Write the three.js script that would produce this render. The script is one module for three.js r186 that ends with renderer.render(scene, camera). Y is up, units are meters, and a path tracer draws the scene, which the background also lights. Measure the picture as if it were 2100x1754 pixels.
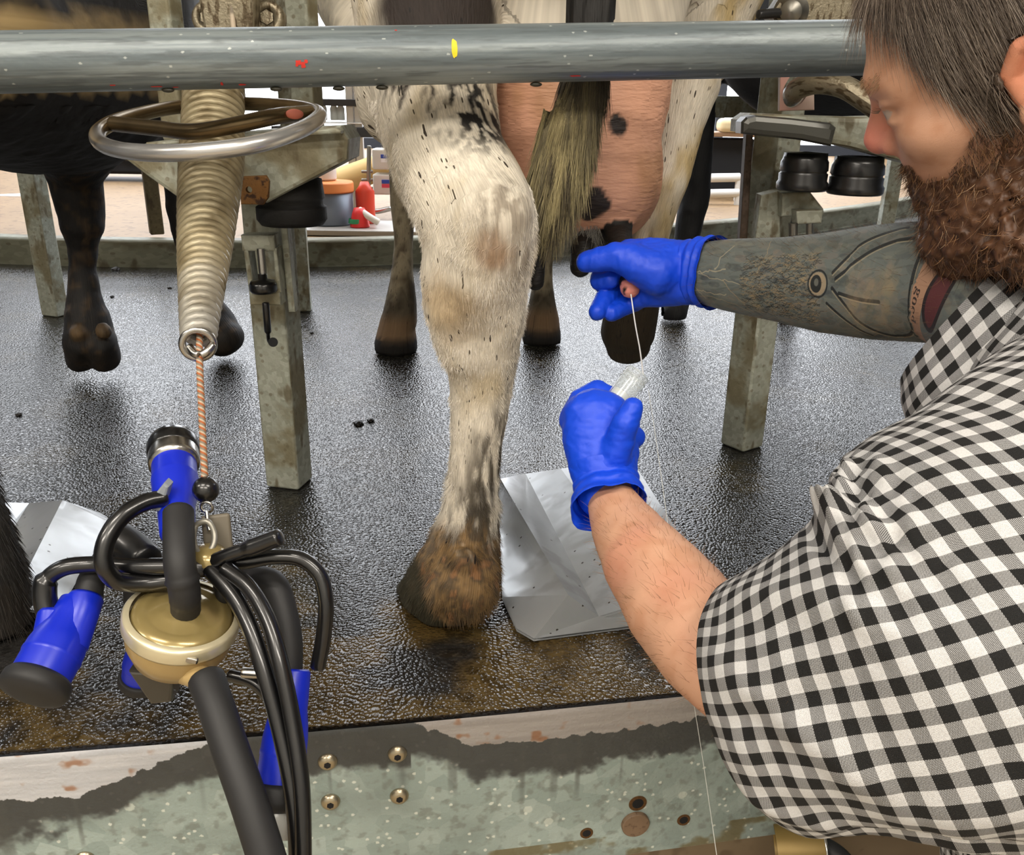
import * as THREE from 'three';
import { mergeGeometries, mergeVertices, toCreasedNormals } from 'three/addons/utils/BufferGeometryUtils.js';
import { RoundedBoxGeometry } from 'three/addons/geometries/RoundedBoxGeometry.js';
import { RectAreaLightUniformsLib } from 'three/addons/lights/RectAreaLightUniformsLib.js';

// ---------------------------------------------------------------- camera, sky, large lights, exposure
const V = (x, y, z) => new THREE.Vector3(x, y, z);
const W = 2100, H = 1754, FOCAL = 1780, PITCH = 20.686, ROLL = 0.97, EYE = 0.66;
const scene = new THREE.Scene();
const camera = new THREE.PerspectiveCamera(2 * Math.atan(H / 2 / FOCAL) * 180 / Math.PI, W / H, 0.02, 60);
camera.position.set(0, EYE, 0);
camera.rotation.order = 'YXZ';
camera.rotation.set(-PITCH * Math.PI / 180, 0, ROLL * Math.PI / 180);
camera.updateMatrixWorld(true);
scene.add(camera);
scene.background = new THREE.Color().setRGB(4.0, 4.15, 4.4);      // overcast daylight beyond the open end of the shed
const renderer = new THREE.WebGLRenderer({ antialias: true });
renderer.toneMapping = THREE.LinearToneMapping;
renderer.toneMappingExposure = 1.45;
renderer.shadowMap.enabled = true;
RectAreaLightUniformsLib.init();

// ---------------------------------------------------------------- measuring: photograph pixel + distance -> a point of the place
const rayOf = (px, py) => V((px - W / 2) / FOCAL, -(py - H / 2) / FOCAL, -1).applyQuaternion(camera.quaternion);
const at = (px, py, depth) => rayOf(px, py).multiplyScalar(depth).add(camera.position);
const atZ = (px, py, z) => { const r = rayOf(px, py); return r.multiplyScalar(z / r.z).add(camera.position); };
const atY = (px, py, y = 0) => { const r = rayOf(px, py); return r.multiplyScalar((y - EYE) / r.y).add(camera.position); };

// ---------------------------------------------------------------- seeded noise
function rng(seed) { let a = seed >>> 0; return () => { a = (a + 0x6D2B79F5) >>> 0; let t = a; t = Math.imul(t ^ (t >>> 15), t | 1); t ^= t + Math.imul(t ^ (t >>> 7), t | 61); return ((t ^ (t >>> 14)) >>> 0) / 4294967296; }; }
const hash3 = (x, y, z) => { let h = Math.imul(x, 374761393) ^ Math.imul(y, 668265263) ^ Math.imul(z, 2147483647 - 1274126177); h = Math.imul(h ^ (h >>> 13), 1274126177); h ^= h >>> 16; return (h >>> 0) / 4294967296; };
const sm = t => t * t * (3 - 2 * t);
const clamp = (x, a = 0, b = 1) => x < a ? a : x > b ? b : x;
const step = (a, b, x) => sm(clamp((x - a) / (b - a)));
const lerp = (a, b, t) => a + (b - a) * t;
function vn3(x, y, z) {
  const X = Math.floor(x), Y = Math.floor(y), Z = Math.floor(z), u = sm(x - X), v = sm(y - Y), w = sm(z - Z);
  const l = (a, b, t) => a + (b - a) * t;
  return l(l(l(hash3(X, Y, Z), hash3(X + 1, Y, Z), u), l(hash3(X, Y + 1, Z), hash3(X + 1, Y + 1, Z), u), v),
    l(l(hash3(X, Y, Z + 1), hash3(X + 1, Y, Z + 1), u), l(hash3(X, Y + 1, Z + 1), hash3(X + 1, Y + 1, Z + 1), u), v), w);
}
const fbm3 = (x, y, z, o = 3) => { let s = 0, a = .5, t = 0; for (let i = 0; i < o; i++) { s += a * vn3(x, y, z); t += a; a *= .5; x *= 2.03; y *= 2.03; z *= 2.03; } return s / t; };
// tileable 2-D value noise: n cells over the tile
function tn(u, v, nx, ny, seed = 0) {
  const x = u * nx, y = v * ny, X = Math.floor(x), Y = Math.floor(y), a = sm(x - X), b = sm(y - Y), X0 = ((X % nx) + nx) % nx, Y0 = ((Y % ny) + ny) % ny, X1 = (X0 + 1) % nx, Y1 = (Y0 + 1) % ny;
  return lerp(lerp(hash3(X0, Y0, seed), hash3(X1, Y0, seed), a), lerp(hash3(X0, Y1, seed), hash3(X1, Y1, seed), a), b);
}
const tf = (u, v, nx, ny, o = 3, seed = 0) => { let s = 0, a = .5, t = 0; for (let i = 0; i < o; i++) { s += a * tn(u, v, nx, ny, seed + i * 17); t += a; a *= .5; nx *= 2; ny *= 2; } return s / t; };
// tileable cellular: distance to nearest point, and its id
function cell(u, v, nx, ny, seed = 0) {
  const x = u * nx, y = v * ny, X = Math.floor(x), Y = Math.floor(y); let best = 9, second = 9, id = 0;
  for (let j = -1; j <= 1; j++) for (let i = -1; i <= 1; i++) {
    const cx = ((X + i) % nx + nx) % nx, cy = ((Y + j) % ny + ny) % ny;
    const dx = X + i + hash3(cx, cy, seed) - x, dy = Y + j + hash3(cx, cy, seed + 7) - y, d = dx * dx + dy * dy;
    if (d < best) { second = best; best = d; id = hash3(cx, cy, seed + 13); } else if (d < second) second = d;
  }
  return [Math.sqrt(best), Math.sqrt(second), id];
}
// ---------------------------------------------------------------- textures
function tex(w, h, fn, srgb = true) {
  const d = new Uint8Array(w * h * 4);
  for (let y = 0; y < h; y++) for (let x = 0; x < w; x++) {
    const c = fn((x + .5) / w, (y + .5) / h, x, y), k = (y * w + x) * 4;
    if (typeof c === 'number') { d[k] = d[k + 1] = d[k + 2] = clamp(c) * 255; } else { d[k] = clamp(c[0]) * 255; d[k + 1] = clamp(c[1]) * 255; d[k + 2] = clamp(c[2]) * 255; }
    d[k + 3] = 255;
  }
  const t = new THREE.DataTexture(d, w, h, THREE.RGBAFormat);
  t.magFilter = THREE.LinearFilter; t.minFilter = THREE.LinearMipmapLinearFilter; t.generateMipmaps = true;
  t.wrapS = t.wrapT = THREE.RepeatWrapping; if (srgb) t.colorSpace = THREE.SRGBColorSpace; t.needsUpdate = true;
  return t;
}
function canvasTex(w, h, draw, srgb = true) {
  const c = document.createElement('canvas'); c.width = w; c.height = h; draw(c.getContext('2d'), w, h);
  const t = new THREE.CanvasTexture(c); t.wrapS = t.wrapT = THREE.RepeatWrapping; if (srgb) t.colorSpace = THREE.SRGBColorSpace; return t;
}
const rep = (t, x, y = x) => { const c = t.clone(); c.repeat.set(x, y); c.needsUpdate = true; return c; };
const mix3 = (a, b, t) => [lerp(a[0], b[0], t), lerp(a[1], b[1], t), lerp(a[2], b[2], t)];
const hex = h => [((h >> 16) & 255) / 255, ((h >> 8) & 255) / 255, (h & 255) / 255];
const lin = h => { const c = new THREE.Color(h); return [c.r, c.g, c.b]; };
const std = o => new THREE.MeshStandardMaterial(o), phy = o => new THREE.MeshPhysicalMaterial(o);

// ---------------------------------------------------------------- geometry helpers
// uv in metres, by the axis each face looks along
function metreUV(g0, k = 1) {
  const g = g0.index ? g0.toNonIndexed() : g0; const p = g.attributes.position, uv = new Float32Array(p.count * 2);
  const a = V(), b = V(), c = V(), n = V();
  for (let i = 0; i < p.count; i += 3) {
    a.fromBufferAttribute(p, i); b.fromBufferAttribute(p, i + 1); c.fromBufferAttribute(p, i + 2);
    n.copy(b).sub(a).cross(V().copy(c).sub(a)); const x = Math.abs(n.x), y = Math.abs(n.y), z = Math.abs(n.z);
    [a, b, c].forEach((q, j) => { const [s, t] = y >= x && y >= z ? [q.x, q.z] : x >= z ? [q.z, q.y] : [q.x, q.y]; uv[(i + j) * 2] = s * k; uv[(i + j) * 2 + 1] = t * k; });
  }
  g.setAttribute('uv', new THREE.BufferAttribute(uv, 2)); return g;
}
const join = gs => { const l = gs.map(g => { const q = g.index ? g.toNonIndexed() : g; for (const n of Object.keys(q.attributes)) if (!['position', 'normal', 'uv', 'color'].includes(n)) q.deleteAttribute(n); return q; }); return l.length === 1 ? l[0] : mergeGeometries(l); };
function rbox(w, h, d, r = .004, seg = 2) { return new RoundedBoxGeometry(w, h, d, seg, Math.min(r, w / 2.01, h / 2.01, d / 2.01)); }
function place(g, p, ry = 0, rx = 0, rz = 0) { g.applyMatrix4(new THREE.Matrix4().compose(p, new THREE.Quaternion().setFromEuler(new THREE.Euler(rx, ry, rz, 'YXZ')), V(1, 1, 1))); return g; }
// carries a geometry built along +y from the origin to the line a -> b
function along(g, a, b) { const d = b.clone().sub(a).normalize(); g.applyMatrix4(new THREE.Matrix4().compose(a, new THREE.Quaternion().setFromUnitVectors(V(0, 1, 0), d), V(1, 1, 1))); return g; }
const lathe = (pts, seg = 32) => new THREE.LatheGeometry(pts.map(p => new THREE.Vector2(p[0], p[1])), seg);
const curve = pts => new THREE.CatmullRomCurve3(pts, false, 'centripetal');
// a hose with a given (or varying) radius and closed, rounded ends
function hose(pts, r, seg = 48, rad = 14, raw = false) {
  const c = raw ? pts : curve(pts), fr = c.computeFrenetFrames(seg, false), P = [], N = [], U = [], I = [];
  const R = typeof r === 'function' ? r : () => r, len = c.getLength(); const rings = [];
  for (let i = 0; i <= seg; i++) { const t = i / seg; rings.push([c.getPointAt(t), fr.normals[i], fr.binormals[i], R(t), t * len]); }
  const cap = (ring, dir, tan) => { const out = []; for (let k = 1; k <= 3; k++) { const a = k / 3 * Math.PI / 2; out.push([ring[0].clone().addScaledVector(tan, dir * ring[3] * .35 * Math.sin(a)), ring[1], ring[2], ring[3] * Math.cos(a) + 1e-5, ring[4] + dir * .002 * k]); } return out; };
  const all = [...cap(rings[0], -1, fr.tangents[0]).reverse(), ...rings, ...cap(rings[seg], 1, fr.tangents[seg])];
  all.forEach(([p, n, b, q, l]) => { for (let j = 0; j <= rad; j++) { const a = j / rad * Math.PI * 2, d = n.clone().multiplyScalar(Math.cos(a)).addScaledVector(b, Math.sin(a)); P.push(p.x + d.x * q, p.y + d.y * q, p.z + d.z * q); N.push(d.x, d.y, d.z); U.push(j / rad * .1, l); } });
  const m = rad + 1; for (let i = 0; i < all.length - 1; i++) for (let j = 0; j < rad; j++) { const a = i * m + j, b = a + m; I.push(a, a + 1, b, b, a + 1, b + 1); }
  const g = new THREE.BufferGeometry(); g.setAttribute('position', new THREE.Float32BufferAttribute(P, 3)); g.setAttribute('normal', new THREE.Float32BufferAttribute(N, 3)); g.setAttribute('uv', new THREE.Float32BufferAttribute(U, 2)); g.setIndex(I); g.computeVertexNormals(); return g;
}
// prism of an outline given in world x,y (or x,z) with rounded edges
function prism(pts, depth, bevel = .003, holes = []) {
  const s = new THREE.Shape(pts.map(p => new THREE.Vector2(p[0], p[1]))); holes.forEach(h => s.holes.push(h));
  return new THREE.ExtrudeGeometry(s, { depth, bevelEnabled: bevel > 0, bevelThickness: bevel, bevelSize: bevel, bevelOffset: -bevel, bevelSegments: 2, curveSegments: 12 });
}
const circleHole = (x, y, r) => { const h = new THREE.Path(); h.absarc(x, y, r, 0, Math.PI * 2, true); return h; };

// ---------------------------------------------------------------- implicit surfaces: tapered elliptical limbs, smoothly joined
const smin = (a, b, k) => { const h = clamp(.5 + .5 * (b - a) / k); return b + (a - b) * h - k * h * (1 - h); };
// nodes: [Vector3 centre, radius across, radius in depth]; `side` is the direction of the first radius
function limb(nodes, side = V(1, 0, 0)) {
  const S = [];
  for (let i = 0; i < nodes.length - 1; i++) {
    const a = nodes[i][0], b = nodes[i + 1][0], w = b.clone().sub(a), L = Math.max(w.length(), 1e-6); w.divideScalar(L);
    const u = side.clone().addScaledVector(w, -side.dot(w)); if (u.lengthSq() < 1e-4) u.set(0, 0, 1).addScaledVector(w, -w.z); u.normalize(); const v = w.clone().cross(u);
    S.push([a.x, a.y, a.z, w.x, w.y, w.z, L, u.x, u.y, u.z, v.x, v.y, v.z, nodes[i][1], nodes[i + 1][1], nodes[i][2] ?? nodes[i][1], nodes[i + 1][2] ?? nodes[i + 1][1]]);
  }
  const f = (x, y, z) => {
    let best = 9;
    for (const s of S) {
      const dx = x - s[0], dy = y - s[1], dz = z - s[2]; let h = (dx * s[3] + dy * s[4] + dz * s[5]) / s[6]; h = h < 0 ? 0 : h > 1 ? 1 : h;
      const cx = dx - s[3] * h * s[6], cy = dy - s[4] * h * s[6], cz = dz - s[5] * h * s[6];
      const ra = s[13] + (s[14] - s[13]) * h, rb = s[15] + (s[16] - s[15]) * h, rm = ra < rb ? ra : rb;
      const a = (cx * s[7] + cy * s[8] + cz * s[9]) / ra, b = (cx * s[10] + cy * s[11] + cz * s[12]) / rb, c = (cx * s[3] + cy * s[4] + cz * s[5]) / rm;
      const d = (Math.sqrt(a * a + b * b + c * c) - 1) * rm; if (d < best) best = d;
    }
    return best;
  };
  // position along (metres) and angle around, for uv
  f.param = p => {
    let best = 9, out = null, base = 0;
    for (const s of S) {
      const dx = p.x - s[0], dy = p.y - s[1], dz = p.z - s[2]; const hr = (dx * s[3] + dy * s[4] + dz * s[5]) / s[6], h = clamp(hr);
      const cx = dx - s[3] * h * s[6], cy = dy - s[4] * h * s[6], cz = dz - s[5] * h * s[6], d = Math.hypot(cx, cy, cz);
      if (d < best) { best = d; out = [base + h * s[6], Math.atan2(cx * s[10] + cy * s[11] + cz * s[12], cx * s[7] + cy * s[8] + cz * s[9])]; } base += s[6];
    }
    return out;
  };
  const box = new THREE.Box3(); nodes.forEach(n => { const r = Math.max(n[1], n[2] ?? n[1]); box.expandByPoint(n[0].clone().addScalar(r)); box.expandByPoint(n[0].clone().addScalar(-r)); });
  f.box = box; return f;
}
// a limb whose outline is read from the photograph: [y, x left, x right, world z, depth ratio]
const outlineLimb = (rows, swap = false) => limb(rows.map(([y, l, r, z, k = 1]) => {
  const a = swap ? atZ(y, l, z) : atZ(l, y, z), b = swap ? atZ(y, r, z) : atZ(r, y, z), w = a.distanceTo(b) / 2; return [a.clone().add(b).multiplyScalar(.5), w, w * k];
}), swap ? V(0, 1, 0) : V(1, 0, 0));
const ball = (c, rx, ry = rx, rz = rx) => { const m = Math.min(rx, ry, rz); const f = (x, y, z) => { const a = (x - c.x) / rx, b = (y - c.y) / ry, d = (z - c.z) / rz; return (Math.sqrt(a * a + b * b + d * d) - 1) * m; }; f.box = new THREE.Box3(V(c.x - rx, c.y - ry, c.z - rz), V(c.x + rx, c.y + ry, c.z + rz)); return f; };
const blend = (fs, k) => { const f = (x, y, z) => { let d = fs[0](x, y, z); for (let i = 1; i < fs.length; i++) d = smin(d, fs[i](x, y, z), k); return d; }; f.box = new THREE.Box3(); fs.forEach(q => q.box && f.box.union(q.box)); return f; };
// surface nets over a box, with blocks far from the surface skipped
function netMesh(fn, box, cellSize, pad = .012) {
  const lo = box.min.clone().addScalar(-pad), hi = box.max.clone().addScalar(pad), B = 4;
  const nx = Math.ceil((hi.x - lo.x) / cellSize / B) * B + 1, ny = Math.ceil((hi.y - lo.y) / cellSize / B) * B + 1, nz = Math.ceil((hi.z - lo.z) / cellSize / B) * B + 1;
  const F = new Float32Array(nx * ny * nz).fill(9), id = (i, j, k) => (k * ny + j) * nx + i, reach = cellSize * B * 1.9;
  for (let k = 0; k < nz - 1; k += B) for (let j = 0; j < ny - 1; j += B) for (let i = 0; i < nx - 1; i += B) {
    const c = fn(lo.x + (i + B / 2) * cellSize, lo.y + (j + B / 2) * cellSize, lo.z + (k + B / 2) * cellSize), far = Math.abs(c) > reach;
    for (let c2 = k; c2 <= k + B; c2++) for (let b2 = j; b2 <= j + B; b2++) for (let a2 = i; a2 <= i + B; a2++) {
      const q = id(a2, b2, c2); if (far) { if (F[q] === 9) F[q] = c; } else if (F[q] === 9 || Math.abs(F[q]) > reach * .5) F[q] = fn(lo.x + a2 * cellSize, lo.y + b2 * cellSize, lo.z + c2 * cellSize);
    }
  }
  const P = [], I = [], vid = new Int32Array(nx * ny * nz).fill(-1), e = [0, 1, nx, nx + 1, nx * ny, nx * ny + 1, nx * ny + nx, nx * ny + nx + 1], ed = [[0, 1], [2, 3], [4, 5], [6, 7], [0, 2], [1, 3], [4, 6], [5, 7], [0, 4], [1, 5], [2, 6], [3, 7]];
  for (let k = 0; k < nz - 1; k++) for (let j = 0; j < ny - 1; j++) for (let i = 0; i < nx - 1; i++) {
    const q = id(i, j, k); let m = 0; for (let c = 0; c < 8; c++) if (F[q + e[c]] < 0) m |= 1 << c; if (m === 0 || m === 255) continue;
    let sx = 0, sy = 0, sz = 0, n = 0;
    for (const [a, b] of ed) { if (((m >> a) & 1) === ((m >> b) & 1)) continue; const fa = F[q + e[a]], fb = F[q + e[b]], t = fa / (fa - fb); sx += (a & 1) + t * ((b & 1) - (a & 1)); sy += ((a >> 1) & 1) + t * (((b >> 1) & 1) - ((a >> 1) & 1)); sz += (a >> 2) + t * ((b >> 2) - (a >> 2)); n++; }
    vid[q] = P.length / 3; P.push(lo.x + (i + sx / n) * cellSize, lo.y + (j + sy / n) * cellSize, lo.z + (k + sz / n) * cellSize);
  }
  const quad = (a, b, c, d, flip) => { if (a < 0 || b < 0 || c < 0 || d < 0) return; if (flip) I.push(a, c, b, a, d, c); else I.push(a, b, c, a, c, d); };
  for (let k = 1; k < nz - 1; k++) for (let j = 1; j < ny - 1; j++) for (let i = 1; i < nx - 1; i++) {
    const q = id(i, j, k), s = F[q] < 0;
    if (s !== (F[q + 1] < 0)) quad(vid[q - nx - nx * ny], vid[q - nx * ny], vid[q], vid[q - nx], !s);
    if (s !== (F[q + nx] < 0)) quad(vid[q - 1 - nx * ny], vid[q - 1], vid[q], vid[q - nx * ny], !s);
    if (s !== (F[q + nx * ny] < 0)) quad(vid[q - 1 - nx], vid[q - nx], vid[q], vid[q - 1], !s);
  }
  const N = new Float32Array(P.length), h = cellSize * .7;
  for (let i = 0; i < P.length; i += 3) { const x = P[i], y = P[i + 1], z = P[i + 2]; let a = fn(x + h, y, z) - fn(x - h, y, z), b = fn(x, y + h, z) - fn(x, y - h, z), c = fn(x, y, z + h) - fn(x, y, z - h); const l = Math.hypot(a, b, c) || 1; N[i] = a / l; N[i + 1] = b / l; N[i + 2] = c / l; }
  const g = new THREE.BufferGeometry(); g.setAttribute('position', new THREE.Float32BufferAttribute(P, 3)); g.setAttribute('normal', new THREE.Float32BufferAttribute(N, 3)); g.setIndex(I);
  // faces look outward
  let out = 0; for (let t = 0; t < I.length; t += 33 * 3) { const [a, b, c] = [I[t], I[t + 1], I[t + 2]].map(v => V(P[v * 3], P[v * 3 + 1], P[v * 3 + 2])); const n = b.sub(a).cross(c.sub(a)); const v = I[t] * 3; out += Math.sign(n.x * N[v] + n.y * N[v + 1] + n.z * N[v + 2]); }
  if (out < 0) { for (let t = 0; t < I.length; t += 3) { const q = I[t + 1]; I[t + 1] = I[t + 2]; I[t + 2] = q; } g.setIndex(I); }
  return g;
}
// drops triangles for which keep(centre) is false
function cut(g, keep) { const p = g.attributes.position, I = g.index.array, J = []; const c = V(); for (let t = 0; t < I.length; t += 3) { c.set(0, 0, 0); for (let k = 0; k < 3; k++) { c.x += p.getX(I[t + k]) / 3; c.y += p.getY(I[t + k]) / 3; c.z += p.getZ(I[t + k]) / 3; } if (keep(c)) J.push(I[t], I[t + 1], I[t + 2]); } g.setIndex(J); return g; }
function paint(g, fn) { const p = g.attributes.position, n = g.attributes.normal, c = new Float32Array(p.count * 3), a = V(), b = V(); for (let i = 0; i < p.count; i++) { a.fromBufferAttribute(p, i); if (n) b.fromBufferAttribute(n, i); const q = fn(a, b); c[i * 3] = q[0]; c[i * 3 + 1] = q[1]; c[i * 3 + 2] = q[2]; } g.setAttribute('color', new THREE.BufferAttribute(c, 3)); return g; }
// uv from a limb: metres along, metres around; triangles across the seam get vertices of their own
function limbUV(g0, param, girth) {
  const g = g0.toNonIndexed(), p = g.attributes.position, uv = new Float32Array(p.count * 2), a = V();
  for (let t = 0; t < p.count; t += 3) { let r = 0; for (let k = 0; k < 3; k++) { a.fromBufferAttribute(p, t + k); let [s, w] = param(a); w /= Math.PI * 2; if (k === 0) r = w; else { while (w - r > .5) w -= 1; while (r - w > .5) w += 1; } uv[(t + k) * 2] = s; uv[(t + k) * 2 + 1] = w * girth; } }
  g.setAttribute('uv', new THREE.BufferAttribute(uv, 2)); return g;
}
// skin stretched over closed outlines: rings[i] = array of m points; uv given by uvOf(i, j)
function skin(rings, uvOf, close = true, caps = false) {
  const n = rings.length, m = rings[0].length, P = [], U = [], I = [], M = close ? m + 1 : m;
  rings.forEach((r, i) => { for (let j = 0; j < M; j++) { const q = r[j % m]; P.push(q.x, q.y, q.z); U.push(...uvOf(i, j, M - 1)); } });
  for (let i = 0; i < n - 1; i++) for (let j = 0; j < M - 1; j++) { const a = i * M + j, b = a + M; I.push(a, b, a + 1, b, b + 1, a + 1); }
  if (caps) for (const [i, f] of [[0, 1], [n - 1, 0]]) { const c = V(0, 0, 0); rings[i].forEach(q => c.add(q)); c.divideScalar(m); const k = P.length / 3; P.push(c.x, c.y, c.z); U.push(...uvOf(i, 0, M - 1)); for (let j = 0; j < M - 1; j++) { const a = i * M + j; if (f) I.push(k, a, a + 1); else I.push(k, a + 1, a); } }
  const g = new THREE.BufferGeometry(); g.setAttribute('position', new THREE.Float32BufferAttribute(P, 3)); g.setAttribute('uv', new THREE.Float32BufferAttribute(U, 2)); g.setIndex(I); g.computeVertexNormals();
  if (close) { const N = g.attributes.normal; for (let i = 0; i < n; i++) { const a = i * M, b = a + M - 1; const x = N.getX(a) + N.getX(b), y = N.getY(a) + N.getY(b), z = N.getZ(a) + N.getZ(b), l = Math.hypot(x, y, z) || 1; N.setXYZ(a, x / l, y / l, z / l); N.setXYZ(b, x / l, y / l, z / l); } }
  return g;
}
// hairs: thin three-sided tapering prisms. list of {p, d (direction), len, w, c (colour), bend (Vector3), seg}
function hairs(list) {
  const P = [], C = [], N = [], I = [];
  for (const h of list) {
    const seg = h.seg || 3, d = h.d.clone().normalize(), pos = h.p.clone(), base = P.length / 3; const s = Math.abs(d.y) < .9 ? V(0, 1, 0) : V(1, 0, 0), u = s.cross(d).normalize(), v = d.clone().cross(u);
    for (let i = 0; i <= seg; i++) {
      const t = i / seg, w = h.w * (1 - t * .85);
      for (let j = 0; j < 3; j++) { const a = j * 2.0944, x = u.x * Math.cos(a) + v.x * Math.sin(a), y = u.y * Math.cos(a) + v.y * Math.sin(a), z = u.z * Math.cos(a) + v.z * Math.sin(a); P.push(pos.x + x * w, pos.y + y * w, pos.z + z * w); N.push(x, y, z); C.push(h.c[0], h.c[1], h.c[2]); }
      if (h.bend) d.addScaledVector(h.bend, 1 / seg).normalize(); pos.addScaledVector(d, h.len / seg);
    }
    for (let i = 0; i < seg; i++) for (let j = 0; j < 3; j++) { const a = base + i * 3 + j, b = base + i * 3 + (j + 1) % 3; I.push(a, b, a + 3, b, b + 3, a + 3); }
  }
  const g = new THREE.BufferGeometry(); g.setAttribute('position', new THREE.Float32BufferAttribute(P, 3)); g.setAttribute('normal', new THREE.Float32BufferAttribute(N, 3)); g.setAttribute('color', new THREE.Float32BufferAttribute(C, 3)); g.setIndex(I); return g;
}
// random points of a mesh, spread by area
function scatter(g, count, seed, keep = () => true) {
  const r = rng(seed), p = g.attributes.position, n = g.attributes.normal, I = g.index ? g.index.array : [...Array(p.count).keys()], acc = []; let sum = 0; const a = V(), b = V(), c = V();
  for (let t = 0; t < I.length; t += 3) { a.fromBufferAttribute(p, I[t]); b.fromBufferAttribute(p, I[t + 1]); c.fromBufferAttribute(p, I[t + 2]); const m = a.clone().add(b).add(c).divideScalar(3); sum += keep(m) ? b.sub(a).cross(c.sub(a)).length() : 0; acc.push(sum); }
  const out = [];
  for (let k = 0; k < count; k++) { const x = r() * sum; let lo = 0, hi = acc.length - 1; while (lo < hi) { const m = (lo + hi) >> 1; if (acc[m] < x) lo = m + 1; else hi = m; } let u = r(), v = r(); if (u + v > 1) { u = 1 - u; v = 1 - v; } const w = 1 - u - v, t = lo * 3; const q = at => V(at.getX(I[t]) * w + at.getX(I[t + 1]) * u + at.getX(I[t + 2]) * v, at.getY(I[t]) * w + at.getY(I[t + 1]) * u + at.getY(I[t + 2]) * v, at.getZ(I[t]) * w + at.getZ(I[t + 1]) * u + at.getZ(I[t + 2]) * v); out.push([q(p), q(n).normalize(), r]); }
  return out;
}

// ---------------------------------------------------------------- objects, parts, labels
const taken = {};
const numbered = n => { taken[n] = (taken[n] ?? -1) + 1; return taken[n] ? `${n}_${String(taken[n]).padStart(3, '0')}` : n; };
function thing(name, label, category, group) { const o = new THREE.Group(); o.name = numbered(name); o.userData = { label, category }; if (group) o.userData.group = group; scene.add(o); return o; }
function part(name, g, m, parent, label) { const o = new THREE.Mesh(Array.isArray(g) ? join(g) : g, m); o.name = name; o.castShadow = o.receiveShadow = true; if (label) o.userData.label = label; parent.add(o); return o; }
function solo(name, label, category, g, m, group) { const o = part(numbered(name), g, m, scene); o.userData = { label, category }; if (group) o.userData.group = group; return o; }
function struct(name, label, g, m) { const o = part(name, g, m, scene); o.userData = { kind: 'structure', label, category: name.replace(/_.*/, '') }; return o; }

// ---------------------------------------------------------------- lamps of the shed (fluorescent battens); the light of each sits just below its diffuser
const lampBody = std({ color: 0xd9dbd8, roughness: .5 }), lampGlow = std({ color: 0xffffff, emissive: 0xfff4e2, emissiveIntensity: 6, roughness: .6 });
function batten(x, y, z, len, wid, power, turn, label) {
  const t = thing('ceiling_light', label, 'light', 'fluorescent battens under the shed roof');
  part('housing', place(rbox(len, .06, wid, .01), V(x, y + .05, z), turn), lampBody, t);
  part('diffuser', place(rbox(len * .97, .03, wid * .86, .012), V(x, y + .008, z), turn), lampGlow, t);
  for (const s of [-1, 1]) part('hanger', new THREE.CylinderGeometry(.004, .004, 3.3 - y - .08, 8).translate(x + s * len * .4 * Math.cos(turn), (3.3 + y + .08) / 2, z - s * len * .4 * Math.sin(turn)), lampBody, t);
  const l = new THREE.RectAreaLight(0xfff6ea, power, len * .97, wid * .86); l.position.set(x, y - .012, z); l.rotation.set(-Math.PI / 2, 0, turn); l.castShadow = true; scene.add(l);
}
batten(-2.6, 2.6, .47, 1.3, .16, 38, 0, 'fluorescent batten above the milking pit, over the left-hand stall');
batten(-.7, 2.6, .45, 1.1, .16, 38, 0, 'fluorescent batten above the milking pit, over the teat cup cluster');
batten(1.35, 2.6, .42, 1.3, .16, 38, 0, 'fluorescent batten above the milking pit, over the bearded man');
batten(-1.3, 2.7, 2.1, 1.6, .3, 34, 0, 'fluorescent batten on the wall side of the pit, behind the camera to the left');
batten(.9, 2.7, 2.1, 1.6, .3, 34, 0, 'fluorescent batten on the wall side of the pit, behind the camera to the right');

// ---------------------------------------------------------------- shared surfaces
const galvTex = tex(1024, 1024, (u, v) => {
  const s = cell(u, v, 46, 46, 3), f = cell(u, v, 120, 120, 9), n = tf(u, v, 6, 6, 4, 21), m = tf(u, v, 30, 30, 3, 44);
  let c = mix3([.50, .535, .50], [.585, .61, .57], s[2]); c = mix3(c, [.42, .44, .41], step(.5, .75, n) * .55);
  if (s[2] > .93 && s[0] < .3) c = mix3(c, [.80, .82, .79], .75); if (f[2] > .955 && f[0] < .33) c = mix3(c, [.86, .87, .84], .8);
  if (f[2] < .02 && f[0] < .4) c = mix3(c, [.20, .20, .18], .7); return mix3(c, [c[0] * .8, c[1] * .8, c[2] * .78], step(.55, .8, m) * .5);
});
const dirtTex = tex(1024, 1024, (u, v) => {           // galvanising under dried splashes
  const n = tf(u, v, 7, 7, 5, 5), m = tf(u, v, 26, 10, 4, 60), s = cell(u, v, 60, 60, 8), k = cell(u, v, 34, 34, 80);
  let c = mix3([.68, .69, .635], [.58, .59, .53], s[2]); c = mix3(c, [.46, .42, .31], step(.48, .72, n) * .75); c = mix3(c, [.34, .29, .20], step(.6, .8, m) * .6);
  if (k[2] > .82 && k[0] < .22) c = mix3(c, [.36, .31, .22], .35); return c;
});
const rustTex = tex(512, 512, (u, v) => { const n = tf(u, v, 6, 6, 5, 71), m = tf(u, v, 22, 22, 3, 90); let c = mix3([.42, .30, .17], [.62, .43, .20], n); c = mix3(c, [.24, .15, .09], step(.5, .7, m)); return mix3(c, [.55, .50, .42], step(.62, .8, n) * .6); });
const grimeSteelTex = tex(512, 512, (u, v) => { const n = tf(u, v, 5, 5, 5, 31), m = tf(u, v, 40, 12, 3, 33); let c = mix3([.46, .42, .34], [.60, .57, .49], n); c = mix3(c, [.27, .22, .15], step(.52, .72, m) * .75); return c; });
const fineBump = tex(512, 512, (u, v) => tf(u, v, 40, 40, 4, 51), false);
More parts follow.
